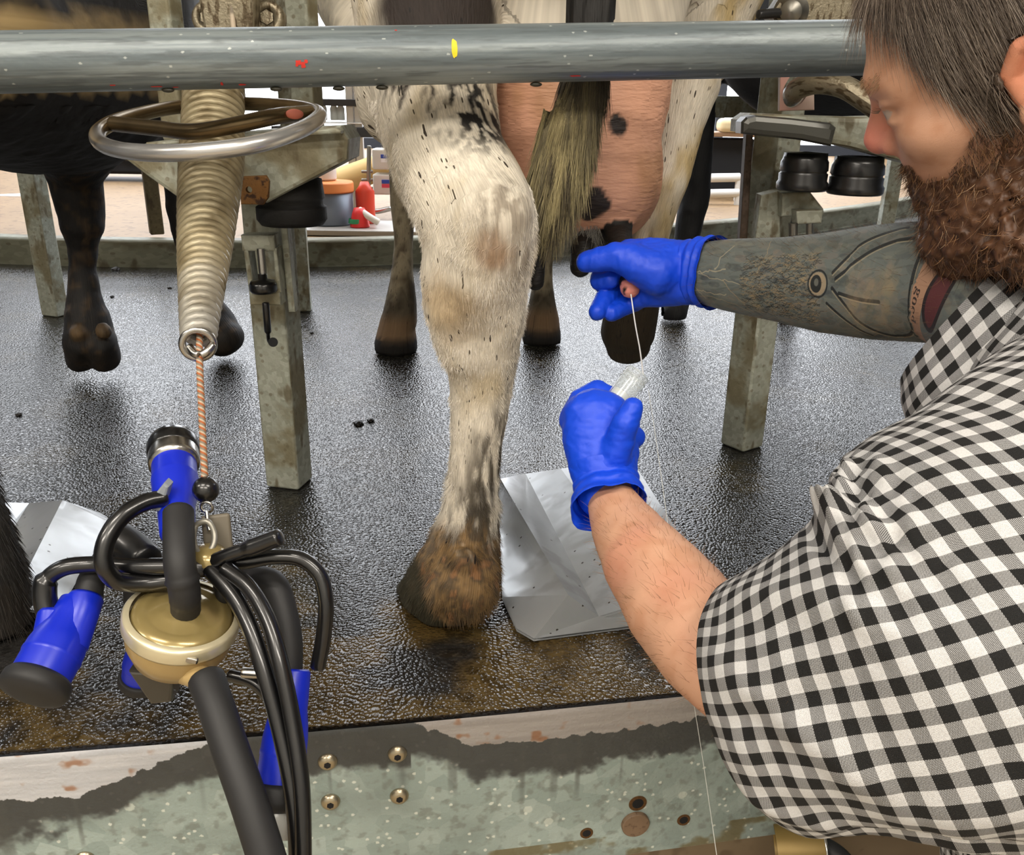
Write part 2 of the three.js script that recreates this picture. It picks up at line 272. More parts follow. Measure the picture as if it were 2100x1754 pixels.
const concreteTex = tex(512, 512, (u, v) => { const n = tf(u, v, 6, 6, 5, 101), m = tf(u, v, 50, 50, 2, 110); let c = mix3([.60, .54, .45], [.74, .68, .58], n); c = mix3(c, [.47, .41, .33], step(.62, .8, m) * .5); return c; });
const M = {
  galv: std({ map: galvTex, roughness: .5, metalness: .15, bumpMap: fineBump, bumpScale: .0004 }),
  dirty: std({ map: rep(dirtTex, 2.2), roughness: .58, metalness: .1, bumpMap: rep(fineBump, 6), bumpScale: .0006 }),
  grime: std({ map: rep(grimeSteelTex, 5), roughness: .42, metalness: .55, bumpMap: rep(fineBump, 10), bumpScale: .0005 }),
  rust: std({ map: rep(rustTex, 6), roughness: .6, metalness: .3, bumpMap: rep(fineBump, 10), bumpScale: .0006 }),
  steel: std({ color: 0xb9b7b2, roughness: .24, metalness: 1 }),
  dullSteel: std({ color: 0x8d8a82, roughness: .38, metalness: .9 }),
  rubber: std({ color: 0x141414, roughness: .62, bumpMap: rep(fineBump, 12), bumpScale: .0004 }),
  softRubber: std({ color: 0x232324, roughness: .58 }),
  gloss: phy({ color: 0x0d0d0e, roughness: .3, clearcoat: .6, clearcoatRoughness: .15 }),
  wetRubber: phy({ color: 0x111112, roughness: .38, clearcoat: .5, clearcoatRoughness: .2 }),
  blue: phy({ color: 0x0626c4, roughness: .42, clearcoat: .35, clearcoatRoughness: .25 }),
  dark: std({ color: 0x0b0c10, roughness: .8 }),
  white: std({ color: 0xdedcd6, roughness: .5 }),
};

// ---------------------------------------------------------------- the deck of the rotary platform, its kerb, skirt and the shed around it
const edgeZ = x => -.825 - .17 * x - .03 * x * x, kerbZ = x => -3.85 - .42 * x - .13 * x * x;
const rubberTex = tex(1024, 1024, (u, v) => {
  const n = tf(u, v, 5, 5, 5, 11), m = tf(u, v, 60, 60, 3, 13), s = cell(u, v, 150, 150, 2); let c = mix3([.80, .79, .78], [1, 1, 1], s[2]);
  c = mix3(c, [.74, .70, .62], step(.48, .72, n) * .5); return mix3(c, [.55, .54, .53], step(.55, .75, m) * .6);
});
const pebble = tex(1024, 1024, (u, v) => { const a = cell(u, v, 150, 150, 2), d = a[0] / .78; return clamp((d < 1 ? .5 + .5 * Math.cos(Math.PI * d) : 0) * (.3 + .55 * a[2]) + .15 * tf(u, v, 14, 14, 3, 4)); }, false);
{
  const P = [], U = [], I = [], C = [], nx = 420, nz = 170, RUB = lin(0x2c2b2a), FILM = lin(0x5a4a2b), FILM2 = lin(0x3a3323);
  for (let j = 0; j <= nz; j++) for (let i = 0; i <= nx; i++) {                // black rubber with a patchy film of wet muck, thickest where the hooves and the hose-down leave it along the rim
    const x = -5 + 10 * i / nx, z = lerp(edgeZ(x), kerbZ(x), (j / nz) ** 1.6), n = fbm3(x * 9, 3, z * 9, 4), m = fbm3(x * 42, 7, z * 42, 3), rim = clamp(1 - (edgeZ(x) - z) / .42); P.push(x, 0, z); U.push(x, z);
    C.push(...mix3(mix3(RUB, FILM2, step(.52, .66, n)), FILM, step(.60, .72, n * .6 + m * .25 + rim * .32)));
  }
  for (let j = 0; j < nz; j++) for (let i = 0; i < nx; i++) { const a = j * (nx + 1) + i, b = a + nx + 1; I.push(a, a + 1, b, b, a + 1, b + 1); }
  const g = new THREE.BufferGeometry(); g.setAttribute('position', new THREE.Float32BufferAttribute(P, 3)); g.setAttribute('uv', new THREE.Float32BufferAttribute(U, 2)); g.setAttribute('color', new THREE.Float32BufferAttribute(C, 3)); g.setIndex(I); g.computeVertexNormals();
  const lip = skin([0, 1, 2].map(k => [...Array(61)].map((_, i) => { const x = -5 + 10 * i / 60; return V(x, [0, -.012, -.012][k], edgeZ(x) + [0, .002, -.06][k]); })), (i, j) => [-5 + j / 6, i * .012], false); paint(lip, () => lin(0x241d15));
  struct('floor', 'wet black pebbled rubber matting on the platform deck', [g, lip], phy({ map: rep(rubberTex, 1.1), vertexColors: true, roughness: .11, bumpMap: rep(pebble, 1.32), bumpScale: .00135, specularIntensity: 1 }));
}
// skirt: galvanised plate below the deck edge, bare worn steel along the top, dark wet line under it
{
  const bare = x => x < -.27 ? lerp(.062, 0, step(-.50, -.28, x)) * 1 : x < -.12 ? 0 : lerp(0, .043, step(-.12, -.03, x)) * (1 - .25 * step(.1, .3, x));
  const r = rng(5), scr = [...Array(46)].map(() => [r() * 2, r() * .24, (r() - .5) * .2, (r() - .5) * .07, r()]);
  const cellS = (x, y) => cell(x / 2, y / 2, 340, 340, 14), big = (x, y) => cell(x / 2, y / 2, 90, 90, 15);
  const sk = tex(2048, 256, (u, v) => {
    const X = u * 2, x = X - .9, y = (1 - v) * .24, n = tf(u, v, 60, 8, 4, 3), n2 = tf(u, v, 200, 24, 3, 8), bl = tf(u, v, 14, 3, 4, 77), s = big(X, y), f = cellS(X, y);
    let c = mix3([.57, .63, .61], [.66, .715, .695], s[2]); c = mix3(c, [.50, .55, .53], step(.45, .7, bl) * .55); c = mix3(c, [.44, .46, .43], step(.55, .8, n2) * .45);
    if (f[2] > .95 && f[0] < .35) c = mix3(c, [.86, .88, .84], .85); if (s[2] > .95 && s[0] < .25) c = mix3(c, [.80, .83, .79], .7);
    const b = bare(x) * (.85 + .3 * n), dk = .026 + .030 * n + (x > -.29 && x < -.11 ? .016 : 0), rag = (n2 - .5) * .018;
    const wet = 1 - step(b + dk - .006, b + dk + .010, y + rag); c = mix3(c, [.215, .215, .215], wet * .86);
    const drip = tf(u, 0.3, 150, 2, 2, 92); if (y < b + dk + .05) c = mix3(c, [.29, .295, .285], step(.62, .8, drip) * .6 * step(b + dk + .07, b + dk, y));
    if (y < b - rag * .6) { const st = tf(u, v, 30, 60, 3, 40); c = x < -.2 ? mix3([.68, .69, .71], [.82, .82, .83], st) : mix3([.54, .52, .505], [.65, .63, .615], st); const ru = tf(u, v, 90, 14, 3, 55); c = mix3(c, [.52, .30, .16], step(.68, .84, ru) * .6); }
    if (y > .205) c = mix3(c, [.40, .35, .22], step(.5, .7, n) * .7);
    return c;
  });
  const xs = [...Array(81)].map((_, i) => -5 + 10 * i / 80), rows = [[-.004, .004], [-.010, .007], [-.24, .007], [-.243, 0]];
  const g = skin(rows.map(([y, o]) => xs.map(x => V(x, y, edgeZ(x) + o))), (i, j) => [(xs[j] + .9) / 2, 1 + rows[i][0] / .24], false);
  struct('wall_skirt', 'galvanised steel skirt plate below the deck edge with a worn bare strip', g, std({ map: sk, roughness: .47, metalness: .1, bumpMap: rep(fineBump, 16, 2), bumpScale: .0005, side: THREE.DoubleSide }));
  // wall of the pit beneath, and the pit floor
  const wallP = skin([[-.243, -.03], [-1.0, -.03]].map(([y, o]) => xs.map(x => V(x, y, edgeZ(x) + o))), (i, j) => [xs[j], i * .76], false);
  struct('wall_pit', 'beige rendered wall under the platform skirt', wallP, std({ map: concreteTex, color: 0xb5aca0, roughness: .8, side: THREE.DoubleSide }));
}
const slab = (x0, x1, y0, y1, z0, z1) => metreUV(new THREE.BoxGeometry(x1 - x0, y1 - y0, z1 - z0).translate((x0 + x1) / 2, (y0 + y1) / 2, (z0 + z1) / 2));
const concrete = std({ map: rep(concreteTex, .8), roughness: .75 });
struct('floor_pit', 'concrete floor of the milking pit', slab(-7, 7, -1.1, -1.0, -3.2, 3.2), concrete);
struct('floor_inner', 'pale beige concrete floor inside the ring of the platform', (() => {
  const xs = [...Array(41)].map((_, i) => -7 + 14 * i / 40); return skin([0, 1].map(k => xs.map(x => V(x, -.02, k ? -13 : kerbZ(x) - .08))), (i, j) => [xs[j], i * 9], false);
})(), std({ map: rep(concreteTex, .6), color: 0xc2ab8c, roughness: .6, side: THREE.DoubleSide }));
{ // kerb between deck and inner floor
  const xs = [...Array(61)].map((_, i) => -5 + 10 * i / 60), prof = [[0, 0], [.095, -.004], [.108, -.016], [.108, -.09], [-.03, -.10]];
  const g = skin(prof.map(([y, o]) => xs.map(x => V(x, y, kerbZ(x) + o))), (i, j) => [xs[j] * .6, i * .12], false);
  struct('trim_1', 'grimy steel kerb along the inner edge of the deck', g, std({ map: dirtTex, color: 0xb3b0a4, roughness: .6, metalness: .2, side: THREE.DoubleSide }));
}
const wallPaint = std({ color: 0x2a2d33, roughness: .85 }), pale = std({ color: 0xc9c7c0, roughness: .85 });
struct('ceiling', 'pale sheeted roof of the milking shed, open in strips over the ring', join([[-4.4, 3.4], [-6.6, -6.1], [-8.9, -8.3], [-11.2, -10.6], [-13.2, -12.9]].map(([a, b]) => slab(-7.2, 7.2, 3.3, 3.4, a, b))), pale);
struct('wall_left', 'dark wall of the shed', slab(-7.2, -7, -1.1, 3.3, -13.2, 3.4), wallPaint);
struct('wall_right', 'dark wall of the shed', slab(7, 7.2, -1.1, 3.3, -13.2, 3.4), wallPaint);
struct('wall_behind', 'pale wall of the milking pit', slab(-7, 7, -1.1, 3.3, 3.2, 3.4), pale);
struct('wall_far', 'dark far wall of the shed beside the open bays', join([slab(4.6, 7, -.3, 3.3, -13.2, -13), slab(-7, 4.6, 2.7, 3.3, -13.2, -13), slab(-7, 4.6, -.3, .12, -13.2, -13), ...[-7, -5.1, -3.2, -1.2, .9, 2.8].map(x => slab(x, x + .12, .12, 2.7, -13.2, -13))]), wallPaint);

// ---------------------------------------------------------------- cows
const march = (fn, px, py, from = .5, to = 4) => { const r = rayOf(px, py); let t = from; for (let i = 0; i < 400; i++) { const d = fn(r.x * t, EYE + r.y * t, r.z * t); if (d < .0006) return r.multiplyScalar(t).add(camera.position); t += Math.max(d * .55, .0006); if (t > to) return null; } return r.multiplyScalar(t).add(camera.position); };
const coatTex = tex(1024, 1024, (u, v) => {            // short hair lying along u, with dried flecks of muck
  const h = tf(u, v, 46, 300, 3, 201), w = tf(u, v, 16, 60, 3, 207); let k = .80 + .2 * h + .10 * (w - .5); const f = cell(u, v, 22, 70, 230), b = cell(u, v, 9, 26, 231);
  let c = [k, k * .99, k * .965]; if (f[2] > .955 && f[0] < .16 + .14 * h) c = mix3(c, [.20, .17, .12], .85); if (b[2] > .94 && b[0] < .09 + .1 * w) c = mix3(c, [.16, .13, .10], .9); return c;
});
const cleanCoatTex = tex(512, 512, (u, v) => { const h = tf(u, v, 24, 200, 3, 201), w = tf(u, v, 10, 40, 3, 207), k = .78 + .22 * h + .12 * (w - .5); return [k, k, k * .98]; });
const coatBump = tex(512, 512, (u, v) => tf(u, v, 24, 150, 3, 211), false);
const coat = std({ map: rep(coatTex, 3.2, 3.2), vertexColors: true, roughness: .78, bumpMap: rep(coatBump, 4, 4), bumpScale: .0011 });
const coatFar = std({ map: rep(cleanCoatTex, 2, 2), vertexColors: true, roughness: .7, bumpMap: rep(coatBump, 3, 3), bumpScale: .0008 });
const hairMat = std({ vertexColors: true, roughness: .65 });
const CREAM = lin(0xefe8db), DIRTYCREAM = lin(0xd3c3a2), TAN = lin(0xa58a5e), BROWN = lin(0x5d4930), MUCK = lin(0x3a3122), BLACKC = lin(0x15120f), DARKBR = lin(0x2a211d), PINK = lin(0xdba588), HOOF = lin(0x33301f);
const near3 = (p, c, r, soft = .4, n = .35, f = 60) => { const d = p.distanceTo(c) / r + (fbm3(p.x * f, p.y * f, p.z * f) - .5) * n * 2; return 1 - step(1 - soft, 1 + soft * .3, d); };

// ---- the cow being stripped
{
  const legL = outlineLimb([[-90, 700, 1040, -1.25, 1.2], [60, 735, 1025, -1.2, 1.15], [190, 766, 1018, -1.13, 1.1], [250, 778, 1022, -1.10, 1.05], [320, 800, 1036, -1.07, 1], [400, 836, 1074, -1.04, 1], [450, 858, 1092, -1.02, 1], [490, 872, 1096, -1.01, 1], [540, 882, 1090, -1.01, .95], [600, 890, 1082, -1.02, .9], [660, 902, 1077, -1.03, .9], [720, 915, 1066, -1.04, .9], [800, 923, 1050, -1.05, .95], [900, 924, 1030, -1.05, 1], [1000, 915, 1024, -1.05, 1], [1080, 900, 1022, -1.05, 1], [1135, 880, 1020, -1.045, 1]]);
  const pastern = outlineLimb([[1110, 885, 1020, -1.045, 1], [1165, 855, 1018, -1.04, .95], [1205, 835, 1005, -1.04, .95]]);
  const claw = (a, b, ra, rb) => limb([[a, ra], [b, rb]], V(1, 0, 0));
  const cl1 = limb([[atZ(905, 1212, -1.045), .050, .045], [atZ(852, 1240, -1.09), .040, .042]]), cl2 = limb([[atZ(950, 1205, -1.00), .048, .045], [atZ(893, 1252, -1.04), .040, .040]]);
  const dew = blend([ball(atZ(990, 1170, -1.01), .021), ball(atZ(952, 1150, -.99), .017)], .006);
  const hock = limb([[atZ(990, 380, -1.03), .036], [atZ(1014, 450, -.97), .044], [atZ(1014, 520, -.97), .038], [atZ(985, 600, -.99), .028]]), shin = limb([[atZ(925, 560, -1.01), .03], [atZ(918, 640, -.995), .026], [atZ(940, 720, -1.01), .022]]);
  const soleY = (x, y, z) => -(y - .004);
  const udder = blend([limb([[atZ(1190, -60, -1.3), .15, .14], [atZ(1182, 180, -1.27), .128, .12], [atZ(1185, 310, -1.25), .112, .115]]), ball(atZ(1100, 395, -1.23), .050, .053, .075), ball(atZ(1252, 385, -1.23), .064, .070, .085)], .03);
  const teats = [limb([[atZ(1112, 470, -1.2), .016], [atZ(1102, 520, -1.18), .0125], [atZ(1098, 578, -1.17), .0125]]), limb([[atZ(1225, 480, -1.2), .022], [atZ(1196, 510, -1.17), .016], [atZ(1190, 548, -1.15), .0135]]), limb([[atZ(1268, 480, -1.16), .018], [atZ(1278, 540, -1.09), .013], [atZ(1292, 592, -1.055), .0115]])];
  const legR = outlineLimb([[-60, 1235, 1590, -1.5], [60, 1268, 1532, -1.47], [170, 1330, 1478, -1.44], [260, 1332, 1442, -1.42, 1.1], [350, 1326, 1418, -1.40, 1.15], [430, 1306, 1388, -1.38, 1.1], [490, 1292, 1368, -1.37], [560, 1274, 1358, -1.36], [630, 1244, 1352, -1.36], [680, 1232, 1344, -1.37, .9], [712, 1246, 1334, -1.375, .8]]);
  const body = limb([[V(.04, 1.06, -1.34), .30, .33], [V(0, .99, -1.85), .36, .355], [V(-.1, .98, -2.5), .28, .36]]);
  const stifle = limb([[atZ(760, -20, -1.6), .10, .08], [atZ(772, 110, -1.45), .05, .05], [atZ(810, 215, -1.2), .045, .05]]);
  const foreL = outlineLimb([[60, 760, 850, -2.4], [330, 796, 838, -2.36], [420, 800, 851, -2.35], [500, 808, 848, -2.34], [560, 802, 848, -2.33], [620, 790, 855, -2.33], [655, 782, 856, -2.33]]), hoofFL = limb([[atZ(814, 668, -2.33), .05, .05], [atZ(812, 712, -2.32), .062, .058]]);
  const foreR = outlineLimb([[60, 1060, 1150, -2.45], [400, 1095, 1135, -2.45], [500, 1100, 1134, -2.45], [580, 1092, 1134, -2.45], [640, 1080, 1143, -2.45]]), hoofFR = limb([[atZ(1110, 655, -2.45), .052, .05], [atZ(1110, 694, -2.44), .058, .055]]);
  const h1 = blend([legL, hock, shin], .03), h2 = blend([pastern, cl1, cl2, dew], .012), hind = (x, y, z) => smin(h1(x, y, z), h2(x, y, z), .014);
  const parts = [hind, udder, legR, body, stifle, foreL, foreR, hoofFL, hoofFR];
  const base = (x, y, z) => {
    let d = smin(hind(x, y, z), udder(x, y, z), .008); d = smin(d, smin(body(x, y, z), legR(x, y, z), .09), .03); d = smin(d, stifle(x, y, z), .06);
    if (z < -1.6) d = Math.min(smin(d, Math.min(foreL(x, y, z), foreR(x, y, z)), .03), hoofFL(x, y, z), hoofFR(x, y, z)); let t = Math.min(teats[0](x, y, z), teats[1](x, y, z), teats[2](x, y, z)); d = smin(d, t, .012);
    return Math.max(d, -(y - .003));
  };
  const field = (x, y, z) => { let d = base(x, y, z); if (d < .02 && d > -.02) d += (fbm3(x * 38, y * 22, z * 38, 2) - .5) * .0045; return d; };
  const hockPt = march(base, 1045, 465), hockLobe = march(base, 1008, 515), hockB = march(base, 1062, 530), hockC = march(base, 1035, 395), shinPt = march(base, 925, 640), thighDark = march(base, 985, 230), spots = [[1268, 258, .014], [1262, 247, .009], [1212, 425, .020], [1222, 400, .013], [1232, 420, .014], [1205, 440, .012], [1238, 486, .014], [1250, 478, .008]].map(([x, y, r]) => [march(base, x, y), r]).filter(s => s[0]);
  const patch = [march(base, 890, 20), march(base, 930, -40)];
  const color = (p, n) => {
    const nz = fbm3(p.x * 26, p.y * 12, p.z * 26), st = fbm3(p.x * 150, p.y * 28, p.z * 150, 2);
    const u = udder(p.x, p.y, p.z), h = hind(p.x, p.y, p.z), t = Math.min(teats[0](p.x, p.y, p.z), teats[1](p.x, p.y, p.z), teats[2](p.x, p.y, p.z));
    if (t < .004 && p.y < .545) { if (p.distanceTo(atZ(1293, 598, -1.045)) < .016 && st > .38) return lin(0xd98a7c); return BLACKC; }
    if (p.z > -1.6 && u < h && u < legR(p.x, p.y, p.z) - .004 && p.y < .95) {
      let c = mix3(PINK, lin(0xc39270), step(.5, .8, nz)); for (const [s, r] of spots) c = mix3(c, lin(0x2c2522), near3(p, s, r, .25, .12, 90)); if (p.y > .70) c = mix3(c, CREAM, step(.66, .74, p.y + (nz - .5) * .06)); return c;
    }
    if (legR(p.x, p.y, p.z) < .01 && legR(p.x, p.y, p.z) < body(p.x, p.y, p.z) + .02 && p.z < -1.2 && p.z > -1.7) { let c = mix3(CREAM, lin(0xc9b487), step(.4, .7, nz)); return mix3(c, MUCK, step(.50, .42, p.y + (st - .5) * .06)); }
    if (p.z < -1.95 && p.y < .62) { let c = mix3(lin(0xb5a88e), lin(0x6a5c48), step(.42, .68, st)); c = mix3(c, MUCK, step(.22, .14, p.y + (nz - .5) * .12) * .8); c = mix3(c, lin(0x8a6f52), step(.125, .085, p.y)); return mix3(c, lin(0x1d1914), step(.048, .040, p.y)); }
    let c = mix3(CREAM, DIRTYCREAM, step(.5, .85, nz) * .7);
    if (p.y > .645) { let k = 0; const wv = (fbm3(p.x * 7, p.y * 7, p.z * 7, 3) - .5) * .5 * step(.74, .95, p.y), wx = p.x + wv + (nz - .5) * .03; if (p.z > -1.75) k = step(.655, .70, p.y + (st - .5) * .12) * step(-.18, -.15, wx) * step(-.018, -.035, wx); c = mix3(c, DARKBR, k); }
    c = mix3(c, BLACKC, near3(p, thighDark, .07, .7, .25, 30) * step(.46, .58, st));
    c = mix3(c, BROWN, Math.max(near3(p, hockPt, .05, .8, .5, 40), near3(p, hockB, .05, .8, .5, 40), near3(p, hockC, .04, .8, .5, 40)) * (.15 + .5 * step(.38, .62, st))); c = mix3(c, lin(0x8d6438), near3(p, hockLobe, .03, .7, .3, 40) * .6); c = mix3(c, TAN, near3(p, shinPt, .05, .8, .4, 40) * .75);
    // muck splashed up from the deck: thick at the foot, on the side that faces the tray higher
    const up = .235 + clamp((p.x + .06) * 2.2, -.1, .16); c = mix3(c, MUCK, step(up + .06, up - .12, p.y + (nz - .5) * .16) * step(.34, .60, st + step(.16, .06, p.y) * .35) * .95);
    if (p.y < .2) { const q = fbm3(p.x * 70, p.y * 55, p.z * 70, 3); c = mix3(c, mix3(lin(0x8f7044), lin(0x4a3a22), step(.4, .62, q)), step(.15, .10, p.y + (nz - .5) * .09) * .8); c = mix3(c, lin(0xa8774a), step(.60, .70, q) * step(.13, .09, p.y) * .6); c = mix3(c, lin(0x221b10), step(.36, .28, q) * step(.15, .11, p.y) * .8); } if (p.y < .11) c = mix3(c, HOOF, clamp(step(.006, -.006, p.x + .075 + .62 * p.y + (nz - .5) * .03) * .95 + step(.022, .008, p.y) * .8));
    return c;
  };
  const cow = thing('cow', 'cream and dark brown dairy cow having a teat stripped by the bearded man', 'cow');
  const fine = new THREE.Box3(V(-.34, 0, -1.62), V(.36, .80, -.87));
  const gA = netMesh(field, fine, .0042, 0), gB = cut(netMesh(base, new THREE.Box3(V(-.5, 0, -2.9), V(.5, 1.46, -.95)), .015, .01), c => !(c.x > -.345 && c.x < .345 && c.y < .79 && c.z > -1.605));
  const par = p => { let best = 9, q = body; for (const l of [legL, legR, foreL, foreR, body]) { const d = l(p.x, p.y, p.z); if (d < best) { best = d; q = l; } } return q.param(p); };
  paint(gA, color); paint(gB, color);
  const isUdder = c => { const w = udder(c.x, c.y, c.z); return c.z > -1.5 && c.y < .72 && (w < hind(c.x, c.y, c.z) && w < legR(c.x, c.y, c.z) - .004 || Math.min(...teats.map(t => t(c.x, c.y, c.z))) < .006); };
  const gU = cut(gA.clone(), isUdder), gF = cut(gA.clone(), c => !isUdder(c)), wrink = tex(256, 256, (a, b) => tf(a, b, 8, 34, 4, 240), false);
  const bodyGeo = mergeGeometries([join([limbUV(gF, par, .5), limbUV(gB, par, .5)]), metreUV(gU)], true); part('body', bodyGeo, [coat, phy({ vertexColors: true, roughness: .6, bumpMap: rep(wrink, 9, 9), bumpScale: .0016 })], cow);
  // hair of the leg that stands nearest
  const r = rng(77), list = [], up = V(0, 1, 0);
  for (const [p, n] of scatter(gA, 46000, 5, c => c.y > .02 && c.y < .66 && hind(c.x, c.y, c.z) < .01 && c.z > -1.2)) { const c = color(p, n), s = .72 + .5 * r(); const low = p.y < .2; list.push({ p: p.addScaledVector(n, -.0008), d: n.clone().multiplyScalar(low ? .65 : .32).addScaledVector(up, -1).add(V((fbm3(p.x * 60, p.y * 60, p.z * 60, 2) - .5) * 2.6 + (r() - .5) * .4, 0, (fbm3(p.x * 60, p.y * 60, p.z * 60 + 9, 2) - .5) * 2 + (r() - .5) * .4)), len: (low ? .011 : .0066) * (.6 + .8 * r()), w: .0003, c: [c[0] * s, c[1] * s, c[2] * s], bend: V((r() - .5) * .5, -.3, (r() - .5) * .5), seg: 2 }); }
  part('coat_hair', hairs(list), hairMat, cow);
  // wisps under the udder
  const wis = []; for (let i = 0; i < 420; i++) { const p = march(base, 1140 + r() * 90, 462 + r() * 26, .8, 1.7); if (!p) continue; const g = .3 + r() * .4; wis.push({ p, d: V((r() - .5) * 1.2, -1, r() * .5), len: .02 + r() * .03, w: .0003, c: [g * .5, g * .48, g * .42], bend: V((r() - .5), -.3, (r() - .5)), seg: 4 }); }
  part('udder_hair', hairs(wis), hairMat, cow);
  // tail hanging across the udder
  const tl = limb([[V(.07, 1.30, -1.16), .034], [V(.085, 1.12, -1.06), .030], [V(.10, .95, -1.05), .026], [atZ(1215, -60, -1.07), .024], [atZ(1208, 120, -1.065), .024], [atZ(1195, 190, -1.06), .024, .022], [atZ(1170, 260, -1.055), .031, .026], [atZ(1148, 340, -1.055), .031, .026], [atZ(1136, 400, -1.055), .024, .022], [atZ(1136, 435, -1.055), .012, .012]]);
  const tf2 = (x, y, z) => { let d = tl(x, y, z); if (Math.abs(d) < .02) d += (fbm3(x * 130, y * 12, z * 130, 2) - .5) * .014; return d; };
  const tg = netMesh(tf2, tl.box, .0045, .03); const tc = p => { const k = fbm3(p.x * 120, p.y * 9, p.z * 120, 2); let c = mix3(lin(0x6b634c), lin(0xb3a679), step(.3, .7, k)); c = mix3(c, lin(0x4a4232), step(.60, .72, k)); return p.y > .70 ? BLACKC : mix3(c, lin(0x3b362c), step(.645, .70, p.y)); };
  paint(tg, tc); const tail = part('tail', limbUV(tg, tl.param, .3), coatFar, cow, 'matted yellowish tail switch');
  const th = []; for (const [p, n] of scatter(tg, 5200, 8, c => c.y < .7)) { const c = tc(p), s = .6 + .8 * r(); th.push({ p, d: n.clone().multiplyScalar(.16).add(V((r() - .5) * .14 - .12, -1, 0)), len: .022 + r() * .034, w: .00055, c: [c[0] * s, c[1] * s, c[2] * s], bend: V((r() - .5) * .35, -.2, (r() - .5) * .3), seg: 3 }); }
  part('switch_hair', hairs(th), hairMat, tail);
}

// ---- the black cow in the stall beside it, and the one beyond the man
function darkCow(name, label, limbs, body, color, cellSize, hooves) {
  const all = blend([body, ...limbs], .05), hf = hooves.length ? blend(hooves, .01) : null;
  const base = (x, y, z) => { let d = all(x, y, z); if (hf) d = smin(d, hf(x, y, z), .012); return Math.max(d, -(y - .003)); };
  const field = (x, y, z) => { let d = base(x, y, z); if (Math.abs(d) < .02) d += (fbm3(x * 34, y * 34, z * 34, 2) - .5) * .007; return d; };
  const box = new THREE.Box3().copy(body.box); limbs.forEach(l => box.union(l.box)); hooves.forEach(l => box.union(l.box)); box.min.y = 0;
  const low = box.clone(); low.max.y = .62; const g1 = netMesh(field, low, cellSize, 0), hi = box.clone(); hi.min.y = .60; const g2 = netMesh(base, hi, .02, .01); cut(g2, c => c.y > .612);
  const par = p => { let best = 9, q = body; for (const l of [body, ...limbs]) { const d = l(p.x, p.y, p.z); if (d < best) { best = d; q = l; } } return q.param(p); };
  paint(g1, color); paint(g2, color); const cow = thing(name, label, 'cow'); part('body', join([limbUV(g1, par, .5), limbUV(g2, par, .5)]), coatFar, cow); return [cow, g1, base];
}
{
  const A = outlineLimb([[250, 80, 250, -1.98], [360, 100, 206, -2.05], [420, 116, 211, -2.06], [455, 124, 212, -2.06], [500, 138, 200, -2.07], [545, 143, 196, -2.07], [600, 141, 204, -2.06], [650, 136, 222, -2.05], [690, 134, 234, -2.04]]);
  const hA = [limb([[atZ(163, 705, -2.02), .034, .04], [atZ(165, 730, -2.05), .036, .045]]), limb([[atZ(208, 705, -2.02), .034, .04], [atZ(215, 728, -2.05), .037, .045]]), ball(atZ(160, 682, -1.985), .018), ball(atZ(212, 680, -1.985), .02)];
  const B = outlineLimb([[300, 330, 400, -2.3], [420, 340, 388, -2.28], [520, 365, 405, -2.28], [600, 385, 440, -2.27], [660, 410, 480, -2.26]]), hB = [limb([[atZ(450, 675, -2.26), .05, .05], [atZ(458, 692, -2.24), .055, .05]])];
  const C = outlineLimb([[300, -260, -20, -1.2], [600, -190, -60, -1.05], [820, -130, -40, -1.0], [1010, -105, -8, -.98], [1080, -95, 18, -.97], [1180, -90, 46, -.97], [1270, -90, 66, -.97], [1330, -80, 70, -.97]]), hC = [limb([[atZ(0, 1350, -.955), .052, .05], [atZ(-20, 1385, -.945), .052, .05]])];
  const body = limb([[V(-1.0, 1.05, -1.45), .28, .31], [V(-1.0, .93, -1.9), .36, .40], [V(-.98, .93, -2.5), .27, .36]]), belly = limb([[V(-.99, .76, -1.5), .27, .20], [V(-.98, .75, -1.9), .32, .25], [V(-.98, .78, -2.35), .26, .22]]);
  const tanA = V(-.83, .80, -1.55);
  const color = p => {
    const st = fbm3(p.x * 60, p.y * 60, p.z * 60, 3), nz = fbm3(p.x * 14, p.y * 14, p.z * 14); let c = [.012, .010, .009];
    if (p.y > .66 && p.z > -2.3) c = mix3(c, lin(0xb39a6e), step(-.945, -.925, p.x + (nz - .5) * .05) * step(-.66, -.69, p.x + (nz - .5) * .04) * step(.79, .765, p.y + (nz - .5) * .05));
    if (p.z > -1.3 && p.y < .6) c = mix3(c, lin(0x4a3722), step(.45, .75, st) * step(-.62, -.56, p.x)); if (p.z < -1.8 && p.y < .5) c = mix3(c, lin(0x4d3b26), step(.5, .75, st) * .85);
    if (p.y < .165 && p.y > .10 && p.z < -1.9 && p.x > -1.2 && p.x < -.95) c = mix3(c, lin(0x7a6142), near3(p, atZ(160, 682, -1.985), .022, .5, .2) + near3(p, atZ(212, 680, -1.985), .024, .5, .2)); if (p.y < .08) c = mix3(c, lin(0x272019), .7); return c;
  };
  const [cow, g1] = darkCow('cow', 'black cow with a tan flank patch behind the coiled spring', [belly, A, B, C], body, color, .008, [...hA, ...hB, ...hC]);
  const r = rng(9), list = []; for (const [p, n] of scatter(g1, 3500, 3, c => c.z > -1.3 && c.y < .5)) { const c = color(p), s = .6 + r(); list.push({ p, d: n.clone().multiplyScalar(.5).add(V(0, -1, 0)), len: .012 + r() * .01, w: .0006, c: [c[0] * s, c[1] * s, c[2] * s], bend: V(0, -.2, 0), seg: 2 }); }
  part('coat_hair', hairs(list), hairMat, cow);
}
